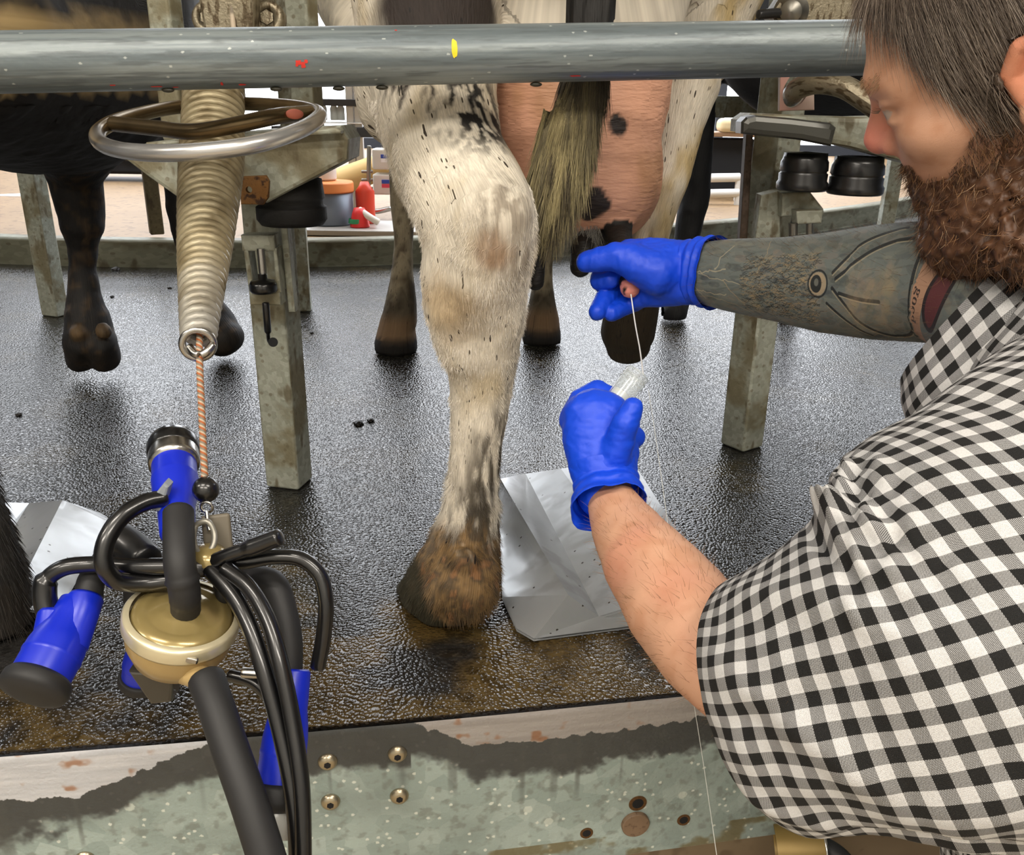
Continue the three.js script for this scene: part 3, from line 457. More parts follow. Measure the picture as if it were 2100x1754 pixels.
{
  const A = outlineLimb([[180, 1425, 1470, -2.75], [300, 1408, 1463, -2.78], [400, 1394, 1456, -2.8], [480, 1383, 1436, -2.8], [560, 1375, 1420, -2.8], [610, 1365, 1412, -2.78]]), hA = [limb([[atZ(1384, 625, -2.78), .045, .05], [atZ(1382, 640, -2.76), .045, .045]])];
  const B = outlineLimb([[200, 1570, 1640, -2.85], [400, 1580, 1625, -2.9], [560, 1590, 1632, -2.9], [640, 1600, 1640, -2.9]]), hB = [limb([[atZ(1618, 655, -2.9), .05, .05], [atZ(1618, 668, -2.88), .05, .05]])];
  const body = limb([[V(.98, 1.08, -2.05), .27, .29], [V(.92, 1.03, -2.5), .34, .36], [V(.86, 1.03, -3.1), .26, .32]]), belly = limb([[V(.95, .88, -2.2), .26, .22], [V(.89, .85, -2.6), .36, .26], [V(.86, .90, -3.1), .26, .22]]);
  darkCow('cow', 'black cow in the stall behind the right-hand bail post', [belly, A, B], body, () => [.010, .010, .012], .010, [...hA, ...hB]);
}

// ---------------------------------------------------------------- rump rail
{
  const rail = thing('rump_rail', 'thick grey steel rail across the stalls with yellow and red paint marks', 'rail');
  const a0 = at(0, 128, .84), a1 = at(1700, 99, .945), dir = a1.clone().sub(a0), A = a0.clone().addScaledVector(dir, -.6), B = a0.clone().addScaledVector(dir, 1.7), R = .0284, L = B.distanceTo(A), ax = B.clone().sub(A).normalize();
  const railTex = tex(1024, 256, (u, v) => { const n = tf(u, v, 4, 36, 4, 301), m = tf(u, v, 24, 70, 3, 305), s = cell(u, v, 90, 30, 310); let c = mix3([.40, .44, .455], [.52, .555, .56], step(.3, .7, n)); c = mix3(c, [.33, .355, .365], step(.55, .75, m) * .5); if (s[2] > .95 && s[0] < .16) c = mix3(c, [.80, .82, .80], .7); return c; });
  const pipe = hose([A, A.clone().lerp(B, .5), B], R, 30, 40); { const uv = pipe.attributes.uv; for (let i = 0; i < uv.count; i++) uv.setXY(i, uv.getY(i) * 1.1, uv.getX(i) * 10); }
  part('pipe', pipe, std({ map: railTex, roughness: .4, metalness: .22, bumpMap: rep(fineBump, 3, 1), bumpScale: .0003 }), rail);
  const sd = (x, y, z) => { const p = V(x, y, z).sub(A), s = p.dot(ax); return p.addScaledVector(ax, -s).length() - R; };
  const blot = (px, py, w, h, seed, m, name, lab) => {
    const c = march(sd, px, py, .6, 1.4), s0 = c.clone().sub(A).dot(ax), n0 = c.clone().sub(A.clone().addScaledVector(ax, s0)).normalize(), b0 = ax.clone().cross(n0), P = [], I = [], K = 18, Q = 4, r = rng(seed), ph = r() * 9, put = (ds, dh) => { const t = dh / R, d = n0.clone().multiplyScalar(Math.cos(t)).addScaledVector(b0, Math.sin(t)).multiplyScalar(R + .0004), p = A.clone().addScaledVector(ax, s0 + ds).add(d); P.push(p.x, p.y, p.z); };
    put(0, 0); for (let q = 1; q <= Q; q++) for (let k = 0; k < K; k++) { const a = k / K * 6.2832, e = (1 - .35 * vn3(Math.cos(a) * 2 + ph, Math.sin(a) * 2, seed)) * q / Q, sq = 1 / Math.max(Math.abs(Math.cos(a)), Math.abs(Math.sin(a))) ** .7; put(Math.cos(a) * w / 2 * e * sq, Math.sin(a) * h / 2 * e * sq); }
    for (let k = 0; k < K; k++) { I.push(0, 1 + k, 1 + (k + 1) % K); for (let q = 0; q < Q - 1; q++) { const a = 1 + q * K + k, b = 1 + q * K + (k + 1) % K; I.push(a, a + K, b, b, a + K, b + K); } }
    const g = new THREE.BufferGeometry(); g.setAttribute('position', new THREE.Float32BufferAttribute(P, 3)); g.setIndex(I); g.computeVertexNormals(); part(name, metreUV(g), m, rail, lab);
  };
  const yel = std({ color: 0xf2d21e, roughness: .5, side: THREE.DoubleSide }), red = std({ color: 0xd2342a, roughness: .55, side: THREE.DoubleSide });
  blot(932, 99, .0075, .0215, 3, yel, 'paint_mark', 'yellow paint dash'); for (const [x, y, w, h] of [[612, 128, .006, .005], [622, 133, .005, .007], [628, 126, .004, .004], [609, 134, .003, .003], [231, 175, .006, .002], [320, 178, .014, .002], [360, 179, .007, .0015], [455, 172, .003, .006], [497, 174, .009, .003], [1180, 156, .014, .0022], [812, 62, .003, .0015]]) blot(x, y, w, h, x, red, 'paint_mark', 'red paint fleck');
  const dropMat = std({ color: 0x2f2d22, roughness: .4 }); for (const [x, y] of [[335, 186], [560, 184], [690, 183], [780, 181], [1100, 175]]) part('drip', new THREE.SphereGeometry(.004, 12, 8).scale(1.6, .6, .8).translate(...march(sd, x, y - 16, .6, 1.4).add(V(0, -.0065, -.010)).toArray()), dropMat, rail);
}

// ---------------------------------------------------------------- stall furniture
const boxPost = (px, py, w, d, top, turn, bottom = 0) => { const p = atY(px, py, bottom); return metreUV(place(rbox(w, top - bottom, d, .006, 3), V(p.x, (top + bottom) / 2, p.z - d / 2), turn)); };
const flatPrism = (pts, z, depth, bevel = .004, holes = []) => metreUV(prism(pts.map(([x, y]) => { const p = atZ(x, y, z); return [p.x, p.y]; }), depth, bevel, holes).translate(0, 0, z - depth));
{ // left bail
  const t = thing('stall_divider', 'galvanised bail frame with wedge bumper and front post behind the coiled spring', 'stall divider');
  part('post', boxPost(586, 1004, .064, .06, .545, -.22), M.dirty, t);
  const guard = part('bumper_guard', [flatPrism([[256, 324], [262, 300], [400, 280], [520, 268], [700, 258], [717, 285], [714, 328], [548, 416], [500, 408], [365, 404], [300, 358]], -1.27, .09, .006), metreUV(flatPrism([[300, 292], [690, 262], [700, 268], [700, 274], [300, 302]], -1.25, .12, .003))], M.dirty, t);
  const z = -1.235, hp = atZ(511, 389, z), tab = flatPrism([[494, 362], [545, 360], [552, 372], [550, 405], [540, 420], [494, 419]], z, .006, .0015, [circleHole(hp.x, hp.y, .006)]); part('lug', tab, M.rust, guard, 'rusty lug with a bolt hole');
  for (const [x0, x1, y] of [[286, 340, 0], [572, 620, 0]]) { const p = atZ((x0 + x1) / 2, 30, -1.42); part('upright', metreUV(place(rbox(.040, .72, .036, .006, 3), V(p.x + .012, .95, p.z - .02), -.3)), M.dirty, t); }
  // rubber buffer under the guard
  const b = atZ(597, 415, -1.33); part('rubber_buffer', place(lathe([[0, -.032], [.046, -.032], [.052, -.024], [.052, -.006], [.047, -.003], [.047, .004], [.05, .008], [.047, .034], [0, .036]], 40), b), M.rubber, t, 'black rubber buffer');
  // bracket with latch pin on the post
  const br = part('latch_bracket', [flatPrism([[494, 482], [562, 482], [566, 515], [498, 515]], -1.325, .03, .003), flatPrism([[500, 512], [510, 512], [522, 600], [511, 600]], -1.325, .03, .002), flatPrism([[560, 508], [568, 508], [577, 600], [567, 600]], -1.325, .03, .002), flatPrism([[511, 598], [574, 598], [577, 626], [514, 626]], -1.325, .03, .003), flatPrism([[574, 450], [588, 450], [606, 640], [592, 640]], -1.35, .02, .002)], M.dirty, t);
  part('latch_pin', along(new THREE.CylinderGeometry(.006, .006, .052, 16).translate(0, .026, 0), atZ(541, 580, -1.318), atZ(535, 515, -1.318)), M.steel, br);
  part('latch_knob', place(lathe([[0, 0], [.018, 0], [.021, .004], [.021, .012], [.018, .018], [.007, .020], [.007, .028], [0, .028]], 28), atZ(541, 600, -1.312)), M.gloss, br);
  part('sensor_cable', hose([atZ(545, 622, -1.31), atZ(547, 650, -1.31), atZ(549, 675, -1.315), atZ(551, 698, -1.33), atZ(556, 704, -1.36)], t => t < .5 ? .0055 : .003, 24, 10), M.gloss, br);
  part('cable_hole', along(new THREE.CylinderGeometry(.0075, .0075, .004, 18), atZ(560, 702, -1.322), atZ(560, 702, -1.3)), M.dark, br);
}
{ // uprights along the inner side
  const g = 'galvanised uprights along the inner kerb';
  solo('bail_post', 'rust stained galvanised post beside the front leg of the black cow', 'post', boxPost(106, 650, .066, .05, 1.3, -.35), M.dirty, g);
  solo('bail_post', 'galvanised post standing behind the latch post near the grey bucket', 'post', boxPost(618, 640, .055, .05, 1.3, .15), M.dirty, g);
  solo('bail_post', 'thin dark post on the kerb between the black cow and the spring', 'post', metreUV(place(rbox(.055, 1.2, .05, .006), atZ(322, 480, -3.66).add(V(0, .60, 0)), .5)), std({ map: rep(dirtTex, 2), color: 0x8c7a5e, roughness: .7 }), g);
}
{ // right bail
  const t = thing('stall_divider', 'galvanised bail frame with dark bumper plate and square post beside the tattooed forearm', 'stall divider');
  part('post', boxPost(1528, 925, .062, .062, 1.05, .62), M.dirty, t);
  part('backing_strip', flatPrism([[1531, 262], [1545, 262], [1532, 500], [1516, 500]], -1.60, .02, .003), std({ color: 0x8a7066, roughness: .6, map: rep(dirtTex, 3) }), t);
  const gd = part('bumper_guard', [flatPrism([[1518, 272], [1520, 246], [1540, 232], [1640, 236], [1760, 240], [1900, 236], [1900, 345], [1800, 318], [1740, 302], [1640, 284], [1560, 276]], -1.46, .07, .008)], M.dirty, t);
  part('bumper_lip', flatPrism([[1519, 274], [1520, 250], [1530, 240], [1548, 236], [1620, 242], [1702, 252], [1714, 262], [1704, 300], [1640, 287], [1560, 279]], -1.425, .035, .009), std({ color: 0x4a4a45, roughness: .3, metalness: .3 }), gd);
  const sl = atZ(1632, 184, -1.5), slot = new THREE.Path(); slot.absellipse(sl.x, sl.y, .022, .030, 0, Math.PI * 2, true, -.3);
  part('slotted_plate', flatPrism([[1600, 90], [1668, 90], [1670, 226], [1598, 228]], -1.5, .008, .002, [slot]), std({ map: tex(256, 256, (u, v) => { const n = tf(u, v, 5, 5, 4, 401); return mix3([.70, .62, .57], [.66, .42, .38], step(.4, .65, n)); }), roughness: .6 }), t, 'pale plate with traces of red paint');
  part('bent_bar', hose([atZ(1622, 198, -1.53), atZ(1640, 180, -1.47), atZ(1680, 170, -1.43), atZ(1730, 178, -1.40), atZ(1775, 205, -1.38), atZ(1830, 245, -1.36), atZ(1900, 300, -1.35)], .0165, 40, 16), M.grime, t, 'grimy bent release bar');
  for (const [x, y, r] of [[1648, 352, .039], [1757, 360, .043]]) { const b = atZ(x, y, -1.5); part('rubber_buffer', place(lathe([[0, -.03], [r, -.03], [r * 1.06, -.027], [r * 1.07, -.018], [r * 1.0, -.014], [r * 1.01, -.003], [r * .95, -.0015], [r * .95, .001], [r * 1.0, .0025], [r * .98, .016], [r * .92, .020], [r * .90, .030], [0, .032]], 48), b), M.wetRubber, t, 'black rubber buffer'); }
  part('buffer_bracket', [flatPrism([[1602, 395], [1660, 392], [1688, 428], [1690, 440], [1602, 444]], -1.53, .05, .004), flatPrism([[1632, 432], [1688, 430], [1684, 458], [1634, 460]], -1.50, .03, .003), flatPrism([[1560, 400], [1600, 390], [1600, 490], [1548, 490]], -1.555, .03, .003)], M.dirty, t);
  part('bracket_bolt', [along(new THREE.CylinderGeometry(.008, .008, .02, 6), atZ(1626, 470, -1.5), atZ(1626, 480, -1.5)), along(new THREE.CylinderGeometry(.006, .006, .02, 12), atZ(1660, 470, -1.5), atZ(1660, 480, -1.5))], M.dullSteel, t);
  const up = part('pivot_bracket', flatPrism([[1602, 50], [1580, 30], [1600, 0], [1640, -60], [1760, -60], [1760, 60], [1602, 60]], -1.45, .05, .004), M.grime, t);
  part('pivot_bolt', [along(lathe([[0, 0], [.026, 0], [.026, .006], [.016, .008], [.016, .018], [0, .02]], 24), atZ(1622, 24, -1.45), atZ(1622, 24, -1.3))], M.dullSteel, up);
  part('lever', hose([atZ(1556, 30, -1.43), atZ(1590, 27, -1.44), atZ(1620, 28, -1.45)], .007, 12, 10), std({ color: 0x39393a, roughness: .3, metalness: .6 }), up);
}
{ // coiled guard spring, its ring, and the bracket it hangs from
  const ax = curve([at(437, 130, 1.14), at(438, 200, 1.12), at(434, 330, 1.07), at(426, 430, 1.01), at(419, 520, .955), at(412, 610, .895), at(407, 690, .845)]);
  const rad = t => { const k = [[0, .036], [.12, .039], [.33, .0395], [.5, .0352], [.67, .0300], [.84, .0236], [1, .0178]]; for (let i = 1; i < k.length; i++) if (t <= k[i][0]) return lerp(k[i - 1][1], k[i][1], (t - k[i - 1][0]) / (k[i][0] - k[i - 1][0])); return k.at(-1)[1]; };
  const L = ax.getLength(), turns = 44, fr = ax.computeFrenetFrames(200, false), wire = L / turns / 2 * .93;
  class Coil extends THREE.Curve { getPoint(t) { const s = clamp(t), p = ax.getPointAt(s), i = Math.round(s * 200), a = s * turns * Math.PI * 2, r = rad(s) - wire; return p.addScaledVector(fr.normals[i], Math.cos(a) * r).addScaledVector(fr.binormals[i], Math.sin(a) * r); } }
  const g = new THREE.TubeGeometry(new Coil(), turns * 26, wire, 8, false), p = g.attributes.position, col = new Float32Array(p.count * 3), v = V(); const bot = at(407, 700, .84);
  for (let i = 0; i < p.count; i++) { v.fromBufferAttribute(p, i); const n = fbm3(v.x * 45, v.y * 45, v.z * 45), f = fbm3(v.x * 300, v.y * 300, v.z * 300, 2), k = step(.14, .01, v.distanceTo(bot) + (n - .5) * .12); let c = mix3(lin(0xa4987a), lin(0x7d7053), step(.4, .7, n)); c = mix3(c, lin(0xc0b598), step(.55, .7, f) * .5); c = mix3(c, lin(0xb3b2ac), k * .85); col.set(c, i * 3); }
  g.setAttribute('color', new THREE.BufferAttribute(col, 3));
  const t = thing('coil_spring', 'long close-wound tapered steel spring with muck on its upper coils', 'spring');
  part('coil', g, std({ vertexColors: true, roughness: .42, metalness: .4, bumpMap: rep(fineBump, 40, 1), bumpScale: .0003 }), t);
  part('end_collar', [hose([at(388, 712, .842), at(400, 726, .838), at(407, 728, .837)], .0042, 10, 10), hose([at(414, 728, .837), at(424, 722, .838), at(436, 708, .842)], .0042, 10, 10), along(new THREE.TorusGeometry(.0145, .0036, 12, 36).rotateX(Math.PI / 2), at(406, 706, .843), at(405, 712, .835))], M.steel, t, 'bright steel end of the spring');
  part('hanger_block', [metreUV(prism([[-.045, .1], [-.03, -.05], [.03, -.05], [.045, .1]], .05, .004).translate(...at(490, 20, 1.17).toArray())), metreUV(place(rbox(.075, .07, .05, .012), at(437, 165, 1.16)))], M.grime, t);
  const ring = new THREE.CatmullRomCurve3([[200, 274, 1.0], [216, 299, .94], [290, 313, .89], [400, 312, .87], [520, 297, .88], [610, 269, .92], [652, 243, .98], [640, 226, 1.06], [580, 217, 1.12], [480, 213, 1.17], [370, 219, 1.16], [280, 236, 1.09], [222, 256, 1.03]].map(q => at(...q)), true, 'centripetal');
  const rg = new THREE.TubeGeometry(ring, 160, .0088, 14, true); paint(rg, q => { const k = step(.99, 1.07, -q.z), n = fbm3(q.x * 60, q.y * 60, q.z * 60); return mix3(lin(0xc4c3c1), mix3(lin(0x7b6a4c), lin(0x5a4a33), n), clamp(k + step(-.24, -.20, q.x) * .8)); });
  const o = thing('guard_ring', 'bent steel hoop around the top of the coiled spring', 'steel hoop'); const rm = std({ vertexColors: true, roughness: .27, metalness: .75 });
  part('hoop', rg, rm, o);
  const bar = hose([[232, 254, 1.02], [320, 263, .985], [400, 270, .955], [480, 257, .945], [560, 240, .955], [636, 231, 1.0]].map(q => at(...q)), .0088, 60, 14); paint(bar, q => mix3(lin(0x7b6a4c), lin(0x54452f), fbm3(q.x * 60, q.y * 60, q.z * 60))); part('cross_bar', bar, rm, o);
  part('paint_mark', new THREE.SphereGeometry(.0078, 14, 10).scale(1.3, .7, .5).translate(...at(604, 234, .958).toArray()), std({ color: 0xd77a66, roughness: .6 }), o, 'chip of salmon red paint');
}
{ // eye bracket above the spring
  const t = thing('eye_bracket', 'dirty cast bracket with two bolted eyes above the rail', 'bracket');
  const e = (x, y) => { const p = atZ(x, y, -1.28); return [metreUV(along(lathe([[.009, -.01], [.020, -.01], [.022, -.004], [.022, .01], [.018, .014], [.009, .014], [.009, -.01]], 26), p, p.clone().add(V(0, .12, 1)))), metreUV(along(new THREE.CylinderGeometry(.0095, .0095, .03, 6), p, p.clone().add(V(0, .12, 1))))]; };
  part('casting', [flatPrism([[425, 30], [450, 0], [470, -60], [540, -60], [548, 0], [566, 30], [556, 62], [500, 50], [440, 62]], -1.31, .05, .008)], M.grime, t);
  for (const x of [432, 553]) part('eye', e(x, 40), M.grime, t);
}
{ // cord of the cluster remover
  const ct = tex(64, 256, (u, v) => { const k = ((u + v * 6) % .5) * 2; return k < .35 ? [.66, .36, .18] : k < .7 ? [.50, .46, .40] : [.72, .66, .58]; });
  const g = hose([at(411, 640, .86), at(409, 720, .842), at(414, 850, .825), at(420, 985, .812)], .0034, 40, 10); { const uv = g.attributes.uv; for (let i = 0; i < uv.count; i++) uv.setXY(i, uv.getX(i) * 10, uv.getY(i) * 14); }
  const g2 = hose([atZ(474, -60, -1.24), atZ(476, 20, -1.24), atZ(478, 120, -1.22), at(440, 160, 1.13)], .0034, 20, 10); const t = thing('retractor_cord', 'thin orange and grey braided cord running through the coiled spring', 'cord'); part('cord', g, std({ map: ct, roughness: .7 }), t); part('cord', g2, std({ map: ct, roughness: .7 }), t);
}
// ---------------------------------------------------------------- bolts, plugs and holes on the skirt
{
  const on = (px, py) => { let z = -.85; for (let i = 0; i < 12; i++) { const p = atZ(px, py, z); z = edgeZ(p.x) + .007; } return atZ(px, py, z); }, nrm = x => V(.17 + .06 * x, 0, 1).normalize();
  const dome = lathe([[0, .0068], [.0045, .0066], [.0085, .005], [.0108, .002], [.0112, 0], [.0098, -.002]], 28), sock = new THREE.CylinderGeometry(.0042, .0042, .002, 6);
  const names = ['upper left one of the square of four', 'upper right one of the square of four', 'lower left one of the square of four', 'lower right one of the square of four', 'cut by the bottom picture edge'];
  [[672, 1562], [815, 1546], [678, 1644], [819, 1632], [175, 1762]].forEach(([x, y], i) => { const p = on(x, y), q = p.clone().add(nrm(p.x)), t = thing('socket_bolt', `domed socket bolt on the galvanised skirt, ${names[i]}`, 'bolt', 'bolts on the skirt'); part('head', along(dome.clone(), p, q), std({ color: 0xb3a78e, roughness: .28, metalness: .9 }), t); part('hex_socket', along(sock.clone().translate(0, .0062, 0), p, q), M.dark, t); });
  const hl = [[1203, 1709, .0065, 'rust ringed hole in the skirt below and left of the round plug'], [1402, 1682, .0068, 'small hole in the skirt right of the round plug'], [1308, 1648, .009, 'rusty torn hole in the skirt above the round plug']];
  for (const [x, y, r, l] of hl) { const p = on(x, y), q = p.clone().add(nrm(p.x)), t = thing('drill_hole', l, 'hole'); part('rim', along(lathe([[r * .8, .0005], [r * 1.15, .0014], [r * 1.3, .0002], [r * 1.3, -.001]], 24), p, q), M.rust, t); part('bore', along(new THREE.CylinderGeometry(r * .82, r * .82, .0012, 24), p, q), M.dark, t); }
  const p = on(1302, 1688), q = p.clone().add(nrm(p.x)), t = thing('round_plug', 'round flat grey brown plug on the galvanised skirt', 'plug'); part('disc', along(metreUV(lathe([[0, .006], [.0165, .006], [.018, .0045], [.018, -.002]], 36)), p, q), std({ map: rep(concreteTex, 6), color: 0xb3a197, roughness: .6 }), t);
}
// ---------------------------------------------------------------- stainless kick trays on the deck
{
  const trayTex = tex(512, 512, (u, v) => { const n = tf(u, v, 4, 4, 5, 501), k = cell(u, v, 26, 26, 503), m = tf(u, v, 12, 12, 4, 505); let c = mix3([.60, .61, .615], [.68, .69, .69], n); c = mix3(c, [.52, .52, .515], step(.55, .8, m) * .5); if (k[2] > .93 && k[0] < .09) c = [.2, .18, .15]; return c; });
  const mt = phy({ map: rep(trayTex, 2.5), roughness: .17, metalness: .35, side: THREE.DoubleSide, bumpMap: rep(fineBump, .5), bumpScale: .0007 });
  function tray(label, pts, faces) {
    const Q = pts.map(([x, y, h]) => atY(x, y, h)), G = [];
    for (const f of faces) { const n = f.length, R = 10; if (n === 4) { const [a, b, c, d] = f.map(i => Q[i]); for (let i = 0; i < R; i++) for (let j = 0; j < R; j++) { const q = (s, t) => a.clone().lerp(b, s).lerp(d.clone().lerp(c, s), t); const p = [q(i / R, j / R), q((i + 1) / R, j / R), q((i + 1) / R, (j + 1) / R), q(i / R, (j + 1) / R)]; G.push(p[0], p[1], p[2], p[0], p[2], p[3]); } } else G.push(Q[f[0]], Q[f[1]], Q[f[2]]); }
    const P = []; G.forEach(p => P.push(p.x, p.y, p.z)); const g = new THREE.BufferGeometry(); g.setAttribute('position', new THREE.Float32BufferAttribute(P, 3)); const w = mergeVertices(g, 1e-5); w.computeVertexNormals();
    // soften the folds a little, give the sheet its thickness
    const top = toCreasedNormals(w, .35); const bot = top.clone().translate(0, -.004, 0); const e = []; const rim = pts.length; return solo('kick_tray', label, 'tray', [metreUV(top), metreUV(bot)], mt, 'folded trays on the deck');
  }
  tray('folded pale grey metal tray beside the cream hind leg', [[1020, 972, .006], [1030, 1225, .006], [1060, 1290, .006], [1095, 1310, .006], [1420, 1268, .006], [1026, 982, .05], [1165, 1220, .048], [1078, 972, .014], [1228, 1264, .010], [1150, 961, .05], [1345, 1228, .05], [1300, 950, .02], [1460, 1200, .02]],
    [[0, 1, 6, 5], [1, 2, 6], [2, 3, 6], [3, 8, 6], [3, 4, 8], [5, 6, 8, 7], [7, 8, 10, 9], [8, 4, 10], [9, 10, 12, 11], [4, 12, 10], [0, 5, 7]]);
  tray('folded pale grey metal tray with a muck fleck behind the left-hand teat cup', [[222, 1062, .006], [226, 1072, .006], [112, 1262, .006], [128, 1026, .045], [20, 1240, .045], [60, 1032, .012], [-70, 1240, .012], [0, 1030, .045], [-140, 1230, .045], [206, 1052, .008]],
    [[9, 0, 3], [0, 1, 3], [3, 1, 2, 4], [5, 3, 4, 6], [7, 5, 6, 8]]);
}

// ---------------------------------------------------------------- the milking cluster hanging in front of the deck
{
  const t = thing('milking_cluster', 'milking cluster with blue teat cups, gold claw bowl and black hoses', 'milking cluster');
  const gold = phy({ color: 0x9c8a58, roughness: .25, metalness: .4, clearcoat: .5, clearcoatRoughness: .12 }), bowlM = phy({ color: 0xa88e5c, roughness: .38, transmission: 0, clearcoat: .3 }), rimM = std({ color: 0xd9cfae, roughness: .3, metalness: .5 });
  const c0 = at(374, 1262, .80), axis = V(.27, 1, .10).normalize(), c1 = c0.clone().add(axis);
  const cl = part('claw_bowl', along(lathe([[0, -.060], [.014, -.060], [.026, -.056], [.040, -.046], [.047, -.030], [.049, -.013], [.046, -.010]], 56), c0, c1), bowlM, t, 'amber plastic claw bowl');
  part('claw_lid', along(lathe([[.046, -.010], [.0455, -.004], [.043, .002], [.034, .006], [.030, .004], [.022, .010], [.010, .013], [0, .0135]], 56), c0, c1), gold, t, 'gold tinted lid');
  part('lid_rim', along(lathe([[.0455, -.014], [.0505, -.014], [.052, -.011], [.052, -.001], [.050, .002], [.0455, .003]], 64), c0, c1), rimM, t);
  for (const a of [.5, 2.6]) part('lid_clip', along(rbox(.012, .006, .004, .0015).translate(Math.sin(a) * .052, -.006, Math.cos(a) * .052), c0, c1), M.steel, t);
  part('outlet', hose([at(370, 1375, .80), at(400, 1385, .785), at(425, 1400, .775)], .0115, 12, 16), std({ color: 0xb49a68, roughness: .4 }), t);
  part('claw_bracket', [metreUV(prism([[-.018, .018], [.024, .016], [.018, -.016], [-.002, -.019]], .03, .003).translate(...at(335, 1368, .84).toArray()))], phy({ color: 0x34312a, roughness: .3, clearcoat: .4 }), t);
  // a teat cup: shell from a (tube end) to b (mouth)
  const cup = (a, b, r, o = {}) => {
    const g = new THREE.Group(); g.name = 'teat_cup'; if (o.label) g.userData.label = o.label; t.add(g); const L = a.distanceTo(b);
    part('shell', along(lathe([[0, 0], [r * .62, 0], [r * .72, L * .02], [r * .78, L * .2], [r * .8, L * .3], [r * .93, L * .42], [r, L * .52], [r * 1.01, L * .6], [r * 1.03, L * .61], [r * 1.03, L * .64], [r, L * .65], [r, L * .84], [r * .95, L * .86], [0, L * .86]], 40), a, b), M.blue, g);
    if (o.steel) part('steel_sleeve', along(lathe([[r * .9, L * .80], [r * 1.12, L * .82], [r * 1.15, L * .86], [r * 1.15, L * .96], [r * 1.08, L * .98]], 44), a, b), M.steel, g);
    part('mouthpiece', along(lathe([[r * .5, L * .84], [r * 1.06, L * .84], [r * 1.16, L * .88], [r * 1.18, L * .96], [r * 1.08, L * 1.02], [r * .6, L * 1.06], [0, L * 1.06]].map(([x, y]) => o.steel ? [x * 1.03, y + L * .09] : [x, y]), 40), a, b), o.steel ? M.gloss : M.softRubber, g);
    return g;
  };
  const top = cup(at(364, 1098, .80), at(356, 925, .885), .0215, { steel: true, label: 'upright blue teat cup with steel sleeve' });
  part('tube_nozzle', [metreUV(prism([[-.012, -.010], [.010, .016], [.014, .012], [.004, -.014]], .010, .002).translate(...at(328, 1012, .815).toArray()))], std({ color: 0x8d949b, roughness: .4 }), top);
  const lf = cup(at(166, 1236, .815), at(66, 1420, .755), .0255, { label: 'tilted blue teat cup with a forked top' });
  part('fork', [along(lathe([[0, 0], [.0145, 0], [.016, .003], [.0165, .05], [0, .05]], 28), at(178, 1222, .815), at(140, 1330, .785)), along(lathe([[0, 0], [.0115, 0], [.0125, .003], [.015, .05], [0, .055]], 28), at(108, 1250, .80), at(95, 1345, .785))], M.blue, lf);
  const rt = cup(at(605, 1372, .81), at(566, 1650, .78), .0205, { label: 'hanging blue teat cup with a clear end' });
  part('clear_end', along(lathe([[0, 0], [.016, 0], [.0165, .03], [.014, .05], [0, .05]], 32), at(572, 1600, .79), at(560, 1720, .77)), phy({ color: 0xe6e6e2, roughness: .25, transmission: .35, thickness: 0 }), rt);
  cup(at(300, 1300, .87), at(288, 1400, .90), .019, { label: 'blue teat cup half hidden behind the claw' });
  // short milk tubes: matt black
  const mt = (pts, r, l) => part('milk_tube', hose(pts.map(q => at(...q)), r, 40, 18), M.softRubber, t, l);
  mt([[366, 1050, .795], [367, 1110, .775], [369, 1160, .765], [378, 1210, .77], [381, 1252, .79]], s => s > .60 && s < .63 ? .0155 : s > .84 ? .0132 : .0138);
  mt([[182, 1232, .815], [186, 1195, .82], [205, 1170, .83], [260, 1160, .845], [330, 1170, .84]], .0125);
  mt([[590, 1392, .81], [591, 1320, .815], [580, 1255, .82], [560, 1200, .83], [520, 1190, .84], [450, 1215, .83]], .0135);
  mt([[300, 1310, .875], [280, 1230, .88], [290, 1160, .87], [340, 1180, .83]], .0125);
  mt([[423, 1392, .772], [440, 1440, .758], [470, 1530, .742], [512, 1650, .728], [556, 1790, .72], [585, 1900, .72]], s => s < .06 ? .0160 : .0155, 'long thick milk tube');
  // pulse tubes: glossy black
  const pt = (pts, r = .0073) => part('pulse_tube', hose(pts.map(q => at(...q)), r, 60, 14), M.gloss, t);
  pt([[338, 1022, .81], [300, 1030, .80], [250, 1060, .785], [216, 1115, .775], [214, 1160, .775], [240, 1192, .785], [300, 1196, .80], [380, 1186, .81]], .0082);
  pt([[100, 1262, .80], [92, 1225, .80], [96, 1190, .80], [130, 1165, .80], [190, 1158, .805], [280, 1162, .80], [380, 1160, .80], [450, 1152, .80]], s => s < .18 ? .0105 : .0078);
  pt([[652, 1368, .81], [664, 1300, .805], [668, 1230, .80], [655, 1180, .80], [620, 1148, .80], [565, 1142, .80], [500, 1152, .80], [430, 1158, .80]]);
  pt([[440, 1150, .79], [480, 1135, .785], [530, 1118, .78], [572, 1102, .775]], s => .0068 + .0022 * step(.45, .6, s) * (1 - .5 * s));
  pt([[430, 1168, .79], [470, 1210, .78], [505, 1270, .77], [540, 1370, .76], [575, 1500, .755], [602, 1640, .75], [612, 1800, .75], [614, 1900, .75]], .0078);
  pt([[462, 1166, .785], [510, 1205, .775], [548, 1270, .765], [575, 1360, .755], [600, 1480, .75], [618, 1610, .745], [622, 1780, .745], [622, 1900, .745]], .0074);
  part('pulse_manifold', along(lathe([[0, 0], [.018, 0], [.021, .004], [.021, .012], [.016, .016], [0, .016]], 28), at(400, 1178, .80), at(402, 1150, .80)), M.wetRubber, t); part('tube_end', hose([at(240, 1100, .84), at(280, 1130, .83), at(300, 1150, .82)], .016, 12, 12), M.wetRubber, t);
  // hook line
  part('ball_stop', new THREE.SphereGeometry(.0124, 28, 20).translate(...at(422, 1004, .81).toArray()), M.gloss, t, 'black ball on the cord');
